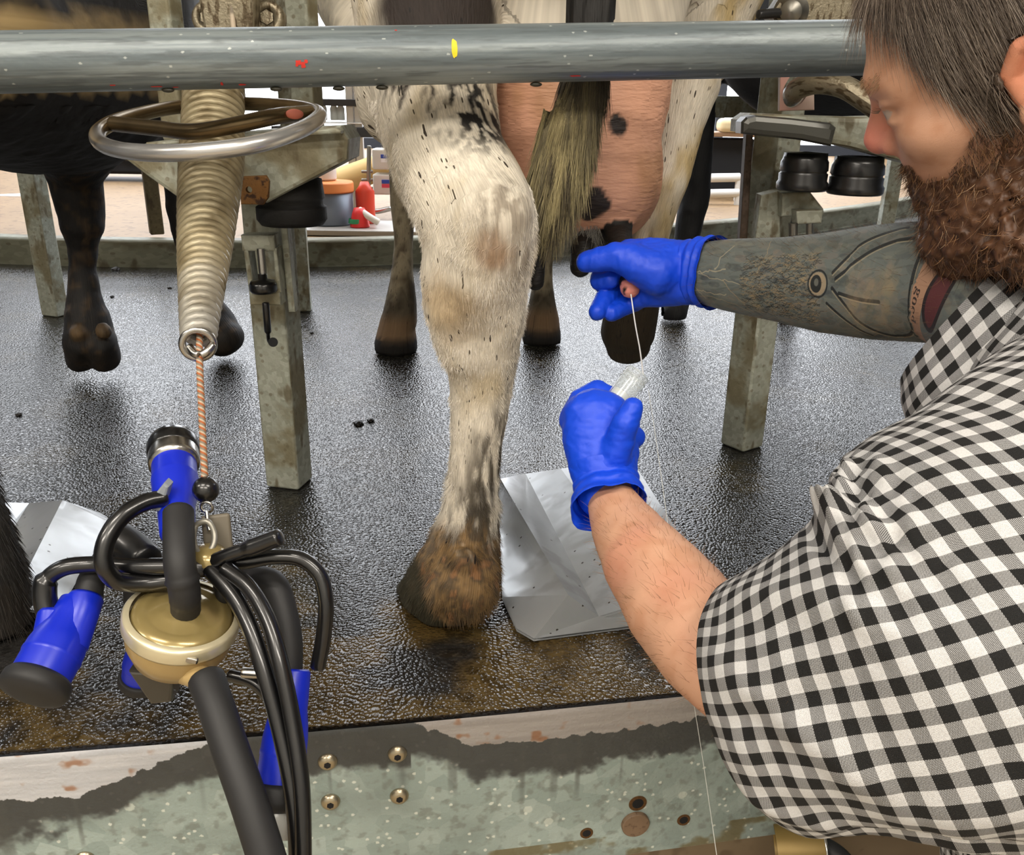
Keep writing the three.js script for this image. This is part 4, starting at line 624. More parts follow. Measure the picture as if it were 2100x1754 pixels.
  part('eyelet', [new THREE.TorusGeometry(.0052, .0016, 8, 20).translate(...at(424, 1040, .808).toArray()), hose([at(424, 1048, .806), at(426, 1070, .803), at(430, 1088, .80)], .002, 10, 8)], M.steel, t);
  const clip = new THREE.CatmullRomCurve3([[402, 1078, .80], [398, 1115, .795], [412, 1135, .79], [434, 1125, .795], [440, 1095, .80], [425, 1070, .80]].map(q => at(...q)), true); part('clip', new THREE.TubeGeometry(clip, 50, .0028, 10, true), std({ color: 0x97948a, roughness: .35, metalness: .5 }), t);
  part('clip_plate', metreUV(place(rbox(.026, .04, .006, .006), at(446, 1098, .815), .3, -.3)), std({ color: 0x6d6658, roughness: .5 }), t);
  part('hanger_base', along(lathe([[0, 0], [.016, 0], [.017, .004], [.014, .012], [.007, .015], [0, .016]], 26), at(428, 1152, .80), at(430, 1100, .79)), gold, t);
  part('spigot', hose([at(498, 1380, .80), at(540, 1382, .80)], .005, 8, 10), M.steel, t);
  part('spigot_arm', hose([at(470, 1385, .81), at(520, 1400, .81), at(560, 1440, .81)], .006, 12, 8), M.gloss, t);
}
// pipe end with a hose in the pit wall, under the skirt
{
  const t = thing('drain_pipe', 'brass coloured pipe end with a black hose inside, under the skirt', 'pipe'); const p = at(1690, 1742, 1.12), q = at(1600, 1742, 1.13);
  part('pipe', along(lathe([[.027, 0], [.031, .001], [.031, .06], [.026, .06], [.026, .002]], 36), p, q), std({ color: 0x8a7340, roughness: .45, metalness: .4 }), t); part('rim', along(new THREE.TorusGeometry(.029, .0025, 10, 40).rotateX(Math.PI / 2), p, q), M.steel, t); part('hose', hose([at(1650, 1730, 1.13), at(1690, 1740, 1.115), at(1730, 1770, 1.10), at(1760, 1850, 1.1)], .014, 20, 14), M.softRubber, t);
}

// ---------------------------------------------------------------- the man
{
  const man = thing('person', 'bearded man in a black and white checked shirt and blue gloves stripping a teat', 'person');
  // ---- head frame: f forward, u up, l to the man's left
  const yaw = 33 * Math.PI / 180, pit = 27 * Math.PI / 180, tilt = -.2;
  const f = V(-Math.cos(yaw) * Math.cos(pit), -Math.sin(pit), -Math.sin(yaw) * Math.cos(pit)), l0 = V(-Math.sin(yaw), 0, Math.cos(yaw)), u0 = f.clone().cross(l0).negate().normalize();
  if (u0.y < 0) u0.negate(); const l = l0.clone().multiplyScalar(Math.cos(tilt)).addScaledVector(u0, Math.sin(tilt)), u = u0.clone().multiplyScalar(Math.cos(tilt)).addScaledVector(l0, -Math.sin(tilt));
  const HS = 1.09, HC = at(1779, 294, .76).addScaledVector(f, -.122 * HS).addScaledVector(u, .010 * HS);
  const hp = (a, b, c = 0) => HC.clone().addScaledVector(f, a * HS).addScaledVector(u, b * HS).addScaledVector(l, c * HS);
  const loc = (x, y, z) => { const X = (x - HC.x) / HS, Y = (y - HC.y) / HS, Z = (z - HC.z) / HS; return [X * f.x + Y * f.y + Z * f.z, X * u.x + Y * u.y + Z * u.z, X * l.x + Y * l.y + Z * l.z]; };
  const el = (a, b, c, ca, cb, cc, ra, rb, rc) => { const x = (a - ca) / ra, y = (b - cb) / rb, z = (c - cc) / rc; return (Math.sqrt(x * x + y * y + z * z) - 1) * Math.min(ra, rb, rc); };
  const lm = nodes => limb(nodes.map(([a, b, c, r, r2]) => [V(a, b, c), r, r2 ?? r]), V(0, 0, 1));
  const jaw = [-1, 1].map(s => lm([[-.004, -.035, .054 * s, .018], [.004, -.065, .050 * s, .018], [.042, -.100, .030 * s, .018], [.064, -.106, .006 * s, .018]])), brow = lm([[.078, .027, .046, .010], [.092, .033, .028, .0105], [.097, .031, 0, .010], [.092, .033, -.028, .0105], [.078, .027, -.046, .010]]);
  const nose = lm([[.094, .024, 0, .008], [.103, .007, 0, .0095], [.1115, -.010, 0, .0128]]), ala = [-1, 1].map(s => lm([[.104, -.017, .011 * s, .0082], [.092, -.017, .017 * s, .0075]])), lips = lm([[.080, -.060, .022, .004], [.092, -.057, 0, .008], [.080, -.060, -.022, .004]]);
  const helix = lm([[.006, .010, .076, .0042], [.009, .026, .079, .0050], [-.002, .041, .084, .0056], [-.022, .042, .090, .0056], [-.036, .026, .094, .0054], [-.037, .004, .092, .0052], [-.026, -.016, .086, .0052], [-.010, -.030, .078, .0066], [-.003, -.028, .074, .005]]), anti = lm([[-.010, .028, .082, .0042], [-.024, .018, .086, .0046], [-.026, .002, .085, .0045], [-.014, -.013, .081, .0045]]);
  const EB = .022, EA = .004;
  const headF = (x, y, z) => {
    const [a, b, c] = loc(x, y, z), s = Math.abs(c);
    if (Math.hypot(a, b, c) > .24) return (Math.hypot(a, b, c) - .20) * HS;
    let d = el(a, b, c, -.014, .046, 0, .098, .088, .077); d = smin(d, el(a, b, c, .040, .035, 0, .056, .066, .063), .03); d = smin(d, el(a, b, c, .042, -.035, 0, .056, .080, .056), .03);
    d = smin(d, el(a, b, c, .066, -.030, 0, .034, .040, .040), .016); d = smin(d, jaw[0](a, b, c), .022); d = smin(d, jaw[1](a, b, c), .022); d = smin(d, el(a, b, s, .066, -.014, .046, .022, .017, .019), .022); d = smin(d, brow(a, b, c), .016);
    d = Math.max(d, -(el(a, b, s, .101, .010, .033, .014, .0115, .017))); d = smin(d, el(a, b, s, .0845, .010, .032, .0128, .0128, .0128), .002);
    d = smin(d, el(a, b, s, .0875, .0165, .033, .0105, .0042, .015), .004); d = smin(d, el(a, b, s, .0868, .0018, .033, .0100, .0040, .014), .004);
    d = smin(d, nose(a, b, c), .010); d = smin(d, ala[0](a, b, c), .005); d = smin(d, ala[1](a, b, c), .005); d = Math.max(d, -el(a, b, s, .108, -.0245, .0075, .006, .004, .0038)); d = smin(d, lips(a, b, c), .012);
    const q = b + EB, p = a - EA; let e = smin(helix(p, q, s), anti(p, q, s), .004); e = smin(e, el(p, q, s, -.014, .004, .077, .020, .030, .0065), .006); e = Math.max(e, -el(p, q, s, -.008, .000, .088, .011, .013, .010)); e = smin(e, el(p, q, s, .005, -.004, .077, .0055, .0075, .006), .004);
    return smin(d, e, .006) * HS;
  };
  // ---- arms, neck and trunk
  const armR = limb([[at(1390, 556, 1.06), .028, .024], [at(1440, 560, 1.035), .0365, .030], [at(1500, 565, 1.0), .0415, .033], [at(1600, 574, .955), .046, .039], [at(1700, 581, .91), .0525, .046], [at(1800, 580, .868), .0570, .051], [at(1880, 579, .835), .0575, .053], [at(1960, 590, .80), .053, .053], [at(2080, 660, .745), .056, .055], [at(2210, 800, .70), .064, .062]], V(0, 1, 0));
  const acr = (x0, y0, x1, y1, d, k = .85) => { const a = at(x0, y0, d), b = at(x1, y1, d), w = a.distanceTo(b) / 2; return [a.add(b).multiplyScalar(.5), w, w * k]; };
  const armL = limb([acr(1205, 985, 1285, 960, .838, .8), acr(1204, 1036, 1300, 1008, .822, .82), acr(1212, 1100, 1346, 1062, .79, .85), acr(1243, 1190, 1415, 1122, .745, .9), acr(1290, 1290, 1490, 1192, .70, .92), acr(1345, 1368, 1545, 1250, .665, .95), acr(1410, 1430, 1610, 1310, .635, .95), acr(1480, 1465, 1670, 1380, .615, 1), [at(1700, 1390, .57), .05, .05], [at(2150, 1130, .53), .062, .06]], at(1490, 1190, .7).sub(at(1290, 1290, .7)).normalize());
  const sh = at(2420, 960, .66), neck = limb([[hp(-.035, -.02), .054, .056], [hp(-.075, -.10), .050, .052], [sh.clone().lerp(hp(-.08, -.11), .3), .055, .055]]), trunk = limb([[sh, .13, .11], [at(2420, 1300, .66), .15, .12], [at(2420, 1900, .78), .16, .14]]);
  const rest = blend([neck, trunk], .05), arms = (x, y, z) => Math.min(armR(x, y, z), armL(x, y, z));
  const field = (x, y, z) => smin(headF(x, y, z), neck(x, y, z), .018);
  const SK = lin(0xd0a083), SKR = lin(0xc67f68), SKT = lin(0xc28d6d), HAIRC = lin(0x4a3b30);
  const hairFront = b => b > .11 ? .085 : b > .075 ? lerp(.070, .085, (b - .075) / .035) : b > .035 ? lerp(.056, .070, (b - .035) / .04) : b > .010 ? lerp(.046, .056, (b - .010) / .025) : b > -.022 ? lerp(.024, .046, (b + .022) / .032) : -1;
  const hairline = (a, b, c) => { if (b > .118) return 1; const low = a > .016 ? -.022 : a > -.036 ? .022 : lerp(.022, -.07, step(-.036, -.056, a)); return step(.004, -.004, a - hairFront(b)) * step(-.004, .004, b - low); };
  const beardy = (a, b, c) => { const s = Math.abs(c), back = lerp(.024, -.020, clamp((-.015 - b) / .085)); if (b > -.006) return 0; const e = a < .034 ? -.010 : lerp(-.020, -.047, step(.034, .072, a)); let k = step(.006, -.006, b - e) * step(-.005, .005, a - back); if (a > .074 && b < -.034 && s < .034) k = 1; return k; };
  const skinColor = (p) => {
    const [a, b, c] = loc(p.x, p.y, p.z), n = fbm3(p.x * 90, p.y * 90, p.z * 90, 3), m = fbm3(p.x * 22, p.y * 22, p.z * 22, 2);
    let k = mix3(SK, SKT, step(.4, .75, n) * .7); k = mix3(k, SKR, step(.45, .8, m) * .45);
    if (Math.hypot(a, b, c) < .19) { k = mix3(k, lin(0xd4786c), .85 * Math.exp(-((a - .114) ** 2 + (b + .010) ** 2 + c * c) / .0006)); const e = el(a, b, Math.abs(c), .0845, .010, .032, .0131, .0131, .0131); if (e < .0004 && a > .09) { const q = Math.hypot(b - .006, Math.abs(c) - .032); k = q < .0028 ? [.005, .005, .005] : q < .0062 ? lin(0x5b6b63) : lin(0xb9a79a); } k = mix3(k, HAIRC, hairline(a, b, c) * .9); k = mix3(k, lin(0x6b4a35), beardy(a, b, c) * .55); if (a < .004 && a > -.056 && b > -.052 && b < .028 && Math.abs(c) > .073) k = mix3(SK, lin(0xdb8a74), step(.3, .7, m) * .7); if (helix(a - EA, b + EB, Math.abs(c)) < .003) k = mix3(k, lin(0xd97f5c), .5); }
    return k;
  };
  const headBox = new THREE.Box3(); for (const [a, b, c] of [[.14, .15, .1], [-.13, -.16, -.1], [.14, -.16, .1], [-.13, .15, -.1], [.14, .15, -.1], [-.13, -.16, .1], [.14, -.16, -.1], [-.13, .15, .1]]) headBox.expandByPoint(hp(a, b, c));
  const gH = netMesh(field, headBox, .0029, 0), gR = netMesh(armR, armR.box, .005), gL = netMesh((x, y, z) => { let d = armL(x, y, z); if (Math.abs(d) < .01) d += (fbm3(x * 30, y * 30, z * 30, 2) - .5) * .003; return d; }, armL.box, .0048), gT = netMesh(rest, trunk.box.clone().union(neck.box), .014);
  for (const g of [gH, gL, gT, gR]) paint(g, skinColor);
  const hpar = p => { const [a, b, c] = loc(p.x, p.y, p.z); return [b, Math.atan2(c, a)]; };
  // tattoo: dark grey sleeve of ink with pale lines, a round eye, sweeping curves; lettering by the elbow
  const LR = .46; const tattoo = canvasTex(1536, 768, (g, w, h) => {
    const r = rng(31), Y = a => h * (1 - a), X = s => s * w * .83; g.fillStyle = '#646b68'; g.fillRect(0, 0, w, h);
    for (let i = 0; i < 2600; i++) { const x = r() * w, y = r() * h, k = r(); g.fillStyle = k < .45 ? `rgba(36,42,44,${.06 + r() * .14})` : k < .8 ? `rgba(150,144,122,${.05 + r() * .12})` : `rgba(170,128,98,${.04 + r() * .08})`; g.beginPath(); g.ellipse(x, y, 4 + r() * 42, 2 + r() * 12, (r() - .5) * .9, 0, 7); g.fill(); }
    for (let i = 0; i < 700; i++) { const x = X(.10 + r() * .5), y = Y(r() * .12 + (r() < .3 ? .42 : 0)); g.strokeStyle = `rgba(96,62,40,${.15 + r() * .2})`; g.lineWidth = 1; g.beginPath(); g.moveTo(x, y); g.lineTo(x + 14 * (r() - .3), y + 12 * (r() - .5)); g.stroke(); }
    const path = (pts, col, lw) => { g.strokeStyle = col; g.lineWidth = lw; g.lineCap = 'round'; g.lineJoin = 'round'; g.beginPath(); pts.forEach(([s, a], i) => { if (!i) g.moveTo(X(s), Y(a)); else { const [s0, a0] = pts[i - 1]; for (let k = 1; k <= 4; k++) g.lineTo(X(lerp(s0, s, k / 4) + (r() - .5) * .008), Y(lerp(a0, a, k / 4) + (r() - .5) * .012)); } }); g.stroke(); };
    const smooth = (pts, col, lw) => { g.strokeStyle = col; g.lineWidth = lw; g.lineCap = 'round'; g.beginPath(); g.moveTo(X(pts[0][0]), Y(pts[0][1])); for (let i = 1; i < pts.length - 1; i++) { const mx = (pts[i][0] + pts[i + 1][0]) / 2, my = (pts[i][1] + pts[i + 1][1]) / 2; g.quadraticCurveTo(X(pts[i][0]), Y(pts[i][1]), X(mx), Y(my)); } g.lineTo(X(pts.at(-1)[0]), Y(pts.at(-1)[1])); g.stroke(); };
    const pale = 'rgba(172,162,134,.7)', ink = 'rgba(26,31,33,.85)', soft = 'rgba(160,140,108,.6)';
    path([[.10, .20], [.14, .215], [.17, .225], [.20, .21], [.25, .20]], pale, 5); path([[.15, .23], [.20, .25], [.25, .25], [.30, .265]], pale, 3); path([[.21, .20], [.22, .14], [.25, .08]], pale, 4); path([[.12, .34], [.17, .33], [.21, .34], [.25, .33]], pale, 4); path([[.13, .30], [.15, .34], [.17, .38]], pale, 3); path([[.13, .37], [.2, .36], [.26, .37], [.32, .40]], soft, 3); path([[.09, .12], [.12, .10], [.13, .08]], pale, 4); path([[.24, .25], [.28, .32], [.33, .40]], soft, 4); path([[.36, .05], [.38, .12], [.36, .20]], soft, 4);
    for (let i = 0; i < 900; i++) { const s = .30 + r() * .26, a = .13 + r() * .26; path([[s, a], [s + .012 + r() * .015, a + (r() - .6) * .03]], r() < .5 ? 'rgba(150,128,94,.5)' : 'rgba(24,28,29,.5)', 2); }
    g.fillStyle = 'rgba(165,146,116,.75)'; g.beginPath(); g.ellipse(X(.575), Y(.235), 34, 30, 0, 0, 7); g.fill(); g.fillStyle = 'rgba(38,42,42,1)'; g.beginPath(); g.ellipse(X(.570), Y(.235), 22, 23, 0, 0, 7); g.fill(); g.fillStyle = 'rgba(96,98,92,1)'; g.beginPath(); g.ellipse(X(.571), Y(.23), 9, 10, 0, 0, 7); g.fill(); g.strokeStyle = ink; g.lineWidth = 5; g.beginPath(); g.ellipse(X(.575), Y(.235), 38, 34, 0, 0, 7); g.stroke();
    for (const o of [[0, ink, 11], [.008, pale, 4]]) { smooth([[.62, .20 + o[0]], [.66, .15 + o[0]], [.70, .10 + o[0]], [.78, .06 + o[0]]], o[1], o[2]); smooth([[.63, .22 + o[0]], [.69, .17 + o[0]], [.74, .13 + o[0]], [.82, .10 + o[0]]], o[1], o[2]); smooth([[.62, .25 + o[0]], [.66, .31 + o[0]], [.70, .38 + o[0]], [.76, .42 + o[0]], [.84, .41 + o[0]], [.87, .36 + o[0]]], o[1], o[2]); smooth([[.60, .30 + o[0]], [.64, .35 + o[0]], [.70, .42 + o[0]]], o[1], o[2] * .8); smooth([[.64, .265 + o[0]], [.70, .285 + o[0]], [.76, .29 + o[0]]], o[1], o[2] * .8); }
    for (let i = 0; i < 260; i++) { g.fillStyle = `rgba(165,140,110,${r() * .10})`; g.beginPath(); g.ellipse(X(.66 + r() * .17), Y(.20 + r() * .18), 8 + r() * 30, 6 + r() * 14, r(), 0, 7); g.fill(); }
    smooth([[.865, .14], [.875, .25], [.862, .40]], ink, 16); smooth([[.868, .14], [.880, .25], [.868, .40]], pale, 4);
    g.fillStyle = '#a8846c'; g.fillRect(X(.885), Y(.47), X(.055), Y(.08) - Y(.47)); g.fillStyle = '#5a2f32'; g.beginPath(); g.ellipse(X(.966), Y(.22), 34, 80, .1, 0, 7); g.fill(); g.strokeStyle = '#2b2426'; g.lineWidth = 12; g.stroke();
    g.save(); g.translate(X(.905), Y(.23)); g.transform(0, -1, -1, 0, 0, 0); g.fillStyle = '#3a3230'; g.font = 'bold 34px serif'; g.fillText('good', 0, 0); g.restore();
  });
  tattoo.wrapS = THREE.ClampToEdgeWrapping;
  const uvR = limbUV(gR, p => { const [s, w] = armR.param(p); return [s / LR, w]; }, 1), uvL = limbUV(gL, armL.param, .3), uvH = limbUV(gH, hpar, .4), uvT = limbUV(gT, hpar, .4); uvR.deleteAttribute('color'); uvR.setAttribute('color', new THREE.BufferAttribute(new Float32Array(uvR.attributes.position.count * 3).fill(1), 3));
  const bodyG = mergeGeometries([join([uvH, uvL, uvT]), uvR], true), pore = tex(256, 256, (a, b) => 1 - .5 * step(.25, 0, cell(a, b, 60, 60, 91)[0]) * .8 + .3 * (tf(a, b, 20, 20, 3, 7) - .5), false);
  const skinM = phy({ vertexColors: true, roughness: .52, bumpMap: rep(pore, 22), bumpScale: .0005, sheen: .15 }), inkM = phy({ map: tattoo, vertexColors: true, roughness: .5, bumpMap: rep(pore, 8, 6), bumpScale: .0004 });
  part('body', bodyG, [skinM, inkM], man);

  // ---- hair, brows, beard
  const r = rng(404), H1 = [], down = V(-.10, -1, -.02);
  const hairVol = (x, y, z) => { const [a, b, c] = loc(x, y, z); const cap = HS * el(a, b, c, -.014, .048, 0, .0995, .0905, .0785), k = hairline(a, b, c); return Math.max(smin(cap, headF(x, y, z) - .0032, .006), .012 * (1 - k) - .002) + (vn3(a * 160, b * 60, c * 160) - .5) * .004; };
  const gHV = netMesh(hairVol, headBox, .004, .005); const hairTone = (p, q) => { const k = q(); return k < .2 ? lin(0x453930) : k < .55 ? lin(0x62554a) : k < .84 ? lin(0x7d6f62) : lin(0x9f9183); };
  paint(gHV, p => mix3(lin(0x2e251f), lin(0x5a4c40), fbm3(p.x * 190, p.y * 30, p.z * 190, 2)));
  for (const [p, n] of scatter(gH, 26000, 12, c => { const [a, b, cc] = loc(c.x, c.y, c.z); return hairline(a, b, cc) > .5 && cc > -.07 && !(b < .026 && b > -.06 && a < .014 && a > -.05 && cc > .06); })) { const [a, b] = loc(p.x, p.y, p.z), dn = u.clone().negate().addScaledVector(f, -.16 + .1 * (r() - .5)), d = dn.addScaledVector(n, -dn.dot(n)).normalize().addScaledVector(n, .12).add(V((r() - .5) * .2, 0, (r() - .5) * .2)), end = a > .016 ? -.034 - .014 * r() : .010; H1.push({ p: p.addScaledVector(n, .001 + r() * .007), d, len: Math.max(.006, Math.min(.022 + r() * .04, b - end)), w: .00026, c: hairTone(p, r), bend: V((r() - .5) * .4, -.1, (r() - .5) * .3).addScaledVector(n, -.35), seg: 4 }); }
  part('hair', join([gHV, hairs(H1)]), std({ vertexColors: true, roughness: .48 }), man, 'grey brown hair falling over the temple');
  const B1 = []; for (const [p, n] of scatter(gH, 9000, 13, c => { const [a, b, cc] = loc(c.x, c.y, c.z); return beardy(a, b, cc) > .5; })) {
    const [a, b, c] = loc(p.x, p.y, p.z), low = step(-.05, -.12, b), len = (.009 + .014 * r()) * (.7 + .9 * low) * (a < .034 && b > -.05 ? .6 : 1), k = r(); let col = k < .4 ? lin(0x4f3422) : k < .75 ? lin(0x86603f) : k < .93 ? lin(0xac8258) : lin(0xccaa84); col = mix3(col, lin(0x2a1710), r() < .4 ? .7 : .1);
    B1.push({ p, d: n.clone().multiplyScalar(.7).addScaledVector(u, -1).addScaledVector(f, .1).add(V((r() - .5) * 1.3, (r() - .5) * .8, (r() - .5) * 1.3)), len, w: .00030, c: col, bend: V((r() - .5) * 2.4, (r() - .5) * 2.0 - .3, (r() - .5) * 2.4), seg: 5 });
  }
  const beardVol = (x, y, z) => { const [a, b, c] = loc(x, y, z); const k = beardy(a, b, c); return Math.max(headF(x, y, z) + .001 - .028 * step(-.04, -.115, b) - (vn3(a * 190, b * 190, c * 190) - .5) * .007, .010 * (1 - k) - .001); };
  const gBV = netMesh(beardVol, headBox, .0036, .03); paint(gBV, p => { const [a, b] = loc(p.x, p.y, p.z); return mix3(lin(0x3a2417), lin(0x6b4930), fbm3(p.x * 260, p.y * 260, p.z * 260, 2)); });
  for (const [p, n] of scatter(gBV, 9000, 14)) { const [a, b] = loc(p.x, p.y, p.z), low = step(-.06, -.125, b), k = r(); let col = k < .4 ? lin(0x4f3422) : k < .78 ? lin(0x876040) : k < .94 ? lin(0xb0855a) : lin(0xd2b290); col = mix3(col, lin(0x2a1710), r() < .4 ? .7 : .1); B1.push({ p: p.addScaledVector(n, -.001), d: n.clone().multiplyScalar(.55).addScaledVector(u, -.8).add(V((r() - .5) * 1.5, (r() - .5), (r() - .5) * 1.5)), len: .006 + r() * .015, w: .00028, c: col, bend: V((r() - .5) * 2.6, (r() - .5) * 2.2, (r() - .5) * 2.6), seg: 4 }); }
  part('beard', join([gBV, hairs(B1)]), std({ vertexColors: true, roughness: .5 }), man, 'curly reddish brown beard');
  for (const s of [1, -1]) {
    const E1 = []; for (const [p, n] of scatter(gH, 170, 15 + s, c => { const [a, b, cc] = loc(c.x, c.y, c.z); return Math.abs(b - .034) < .006 && a > .075 && cc * s > .012 && cc * s < .05; })) E1.push({ p, d: n.clone().multiplyScalar(.4).addScaledVector(l, s).addScaledVector(u, -.2), len: .005 + r() * .003, w: .0002, c: lin(r() < .5 ? 0x9a7f62 : 0xb89c7a), bend: V(0, -.2, 0), seg: 3 });
    part('eyebrow', hairs(E1), std({ vertexColors: true, roughness: .55 }), man);
    const E2 = []; for (let i = 0; i < 16; i++) { const c = s * (.022 + .022 * r()), up = true; E2.push({ p: hp(.0985, up ? .013 : .004, c), d: f.clone().addScaledVector(u, up ? .1 : -.5), len: .007, w: .0002, c: lin(0x5a4636), bend: u.clone().multiplyScalar(up ? .8 : -.3), seg: 3 }); }
    part('eyelash', hairs(E2), std({ vertexColors: true, roughness: .55 }), man);
  }
  const AH = []; const axL = at(1240, 1010, .82).sub(at(1540, 1400, .62)).normalize(); for (const [p, n] of scatter(gL, 2600, 16, c => c.distanceTo(at(1250, 1010, .82)) > .03)) AH.push({ p, d: axL.clone().multiplyScalar(.6).addScaledVector(n, .5).add(V((r() - .5) * .8, (r() - .5) * .8, (r() - .5) * .8)), len: .006 + r() * .009, w: .00012, c: lin(r() < .5 ? 0x9a7650 : 0x6e4d33), bend: V((r() - .5), -.2, (r() - .5)), seg: 3 });
  for (const [p, n] of scatter(gR, 1200, 17, c => c.x < at(1900, 580, .83).x)) AH.push({ p, d: V(-.6, .1, -.3).addScaledVector(n, .5).add(V((r() - .5) * .8, (r() - .5) * .8, (r() - .5) * .8)), len: .005 + r() * .008, w: .00012, c: lin(0x6e5038), bend: V((r() - .5), 0, (r() - .5)), seg: 3 });
  part('arm_hair', hairs(AH), hairMat, man);

  // ---- shirt
  const PER = .0185; const ging = tex(256, 256, (a, b, x, y) => {
    const A = a < .5, B = b < .5, wv = (Math.floor(x / 5) + Math.floor(y / 5)) % 2, th = .9 + .1 * tn(a, b, 50, 50, 2); let k; if (A && B) k = .065; else if (!A && !B) k = .86; else k = A ? ((Math.floor(y / 5) + Math.floor(x / 10)) % 2 ? .80 : .09) : ((Math.floor(x / 5) + Math.floor(y / 10)) % 2 ? .80 : .09);
    return [k * th, k * th, k * th * 1.0];
  });
  const weave = tex(256, 256, (a, b, x, y) => .5 + .25 * Math.sin(x * .785) + .25 * Math.sin(y * .785), false);
  const cloth = std({ map: ging, roughness: .85, side: THREE.DoubleSide, bumpMap: rep(weave, 1), bumpScale: .0002 });
  // sections: [ax, ay, bx, by, depth, thickness ratio]; wrinkle(i01, phi, p) -> metres
  function cloth3(sections, n, m, count, wrinkle, t0 = 0, t1 = 1, k0 = 1) {
    const S = sections.map(([ax, ay, bx, by, d, k, db = 0]) => { const a = at(ax, ay, d + db), b = at(bx, by, d - db); return [a.clone().add(b).multiplyScalar(.5), b.clone().sub(a).multiplyScalar(.5), k]; });
    const C = curve(S.map(s => s[0])), A = curve(S.map(s => s[1])), K = t => { const x = t * (S.length - 1), i = Math.min(Math.floor(x), S.length - 2); return lerp(S[i][2], S[i + 1][2], sm(x - i)); }; const rings = [], us = [], girths = []; let len = 0, prev = null;
    for (let i = 0; i <= n; i++) { const t = lerp(t0, t1, i / n), c = C.getPoint(t), a = A.getPoint(t).multiplyScalar(k0), tan = C.getTangent(t), w = a.length(), b = tan.clone().cross(a).normalize().multiplyScalar(w * K(t)); if (b.dot(camera.position.clone().sub(c)) < 0) b.negate(); const face = c.clone().add(b); if (prev) len += face.distanceTo(prev); prev = face; us.push(len); girths.push(Math.PI * 2 * Math.sqrt((a.lengthSq() + b.lengthSq()) / 2)); const ring = []; for (let j = 0; j < m; j++) { const ph = j / m * Math.PI * 2 - Math.PI / 2, e = a.clone().multiplyScalar(Math.cos(ph)).addScaledVector(b, Math.sin(ph)), nn = e.clone().normalize(), p = c.clone().add(e); p.addScaledVector(nn, wrinkle(t, (ph + Math.PI * 2) % (Math.PI * 2), p)); ring.push(p); } rings.push(ring); }
    return skin(rings, (i, j, M) => [us[i] / PER, (j / M - .5) * (count ? count : girths[i] / lerp(.0135, .0182, step(0, .5, i / n)))], true);
  }
  const crease = (t, ph, list) => { let s = 0; for (const [t0, p0, t1, p1, w, h] of list) { const dt = t1 - t0, dp = p1 - p0, k = clamp(((t - t0) * dt + (ph - p0) * dp * .04) / (dt * dt + dp * dp * .04)), dx = (t - t0 - k * dt), dy = (ph - p0 - k * dp) * .2; s += h * Math.exp(-(dx * dx + dy * dy) / (w * w)) * Math.sin(Math.PI * clamp(.1 + k * .8)); } return s; };
  const trunkS = [[1466, 1204, 1641, 1668, .625, .62, .0], [1520, 1172, 1700, 1688, .605, .68], [1600, 1128, 1800, 1690, .585, .74], [1672, 1062, 1930, 1694, .57, .78], [1716, 985, 2080, 1698, .56, .78], [1790, 905, 2240, 1715, .56, .76], [1900, 835, 2420, 1735, .565, .72], [2100, 700, 2640, 1760, .58, .66], [2330, 560, 2900, 1760, .62, .6]],
    trunkW = (t, ph, p) => {
    const fold = crease(t, ph, [[.10, 2.2, .34, 1.2, .03, .006], [.04, 1.2, .22, .7, .022, .004], [.16, 2.7, .46, 2.1, .03, .007], [.34, 3.0, .44, 2.4, .022, -.009], [.38, 3.1, .50, 2.6, .022, .009], [.46, 3.05, .56, 2.5, .02, -.008], [.30, .9, .62, 1.1, .04, .005], [.10, 1.7, .42, 1.9, .02, -.004], [.2, .5, .55, .55, .03, -.006], [.28, .30, .60, .35, .025, .006], [.5, 2.2, .8, 2.0, .03, -.004], [.55, 1.5, .9, 1.3, .05, .004]]);
    const arm = step(.36, .42, t) * step(.62, .50, t) * Math.max(0, Math.cos(ph - 3.0)) ** 3; return fold + arm * (fbm3(p.x * 70, p.y * 70, p.z * 70, 2) - .5) * .034 + (fbm3(p.x * 24, p.y * 24, p.z * 24, 2) - .5) * .009 + (t < .012 ? -.001 : 0);
  };
  const shirt = part('shirt', cloth3(trunkS, 210, 300, 0, trunkW), cloth, man, 'short sleeved black and white gingham shirt');
  const g2 = cloth3([[1848, 775, 2175, 470, .775, .72], [1855, 825, 2230, 520, .765, .74], [1880, 885, 2290, 610, .75, .74], [1960, 935, 2360, 760, .73, .7], [2080, 1000, 2440, 920, .69, .66]], 70, 150, 26, (t, ph, p) => (fbm3(p.x * 24, p.y * 24, p.z * 24, 2) - .5) * .008 + crease(t, ph, [[.1, 1.2, .5, 1.8, .05, .004], [.15, 2.2, .5, 2.4, .05, -.004]]));
  part('sleeve', g2, cloth, shirt);
  const yoke = blend([trunk, limb([[sh, .12, .11], [at(2240, 820, .70), .075, .07]]), limb([[sh, .12, .11], [at(2330, 1060, .60), .07, .065]]), limb([[sh, .10, .10], [sh.clone().lerp(hp(-.08, -.11), .42), .074, .074]])], .06), yokeF = (x, y, z) => yoke(x, y, z) - .016 + (fbm3(x * 18, y * 18, z * 18, 2) - .5) * .008, collar = hp(-.078, -.115), nd = collar.clone().sub(sh).normalize();
  const yg = metreUV(cut(netMesh(yokeF, yoke.box, .009, .03), c => c.clone().sub(collar).dot(nd) < -.03), 1 / PER); part('shirt_back', yg, cloth, shirt);
  const g3 = cloth3([[1900, 1560, 2500, 1560, .76, .5], [1935, 1680, 2520, 1680, .78, .5], [1950, 1800, 2540, 1800, .80, .5], [1960, 1960, 2560, 1960, .84, .5]], 60, 150, 44, (t, ph, p) => (fbm3(p.x * 26, p.y * 10, p.z * 26, 2) - .5) * .03);
  part('shirt_tail', g3, cloth, shirt);
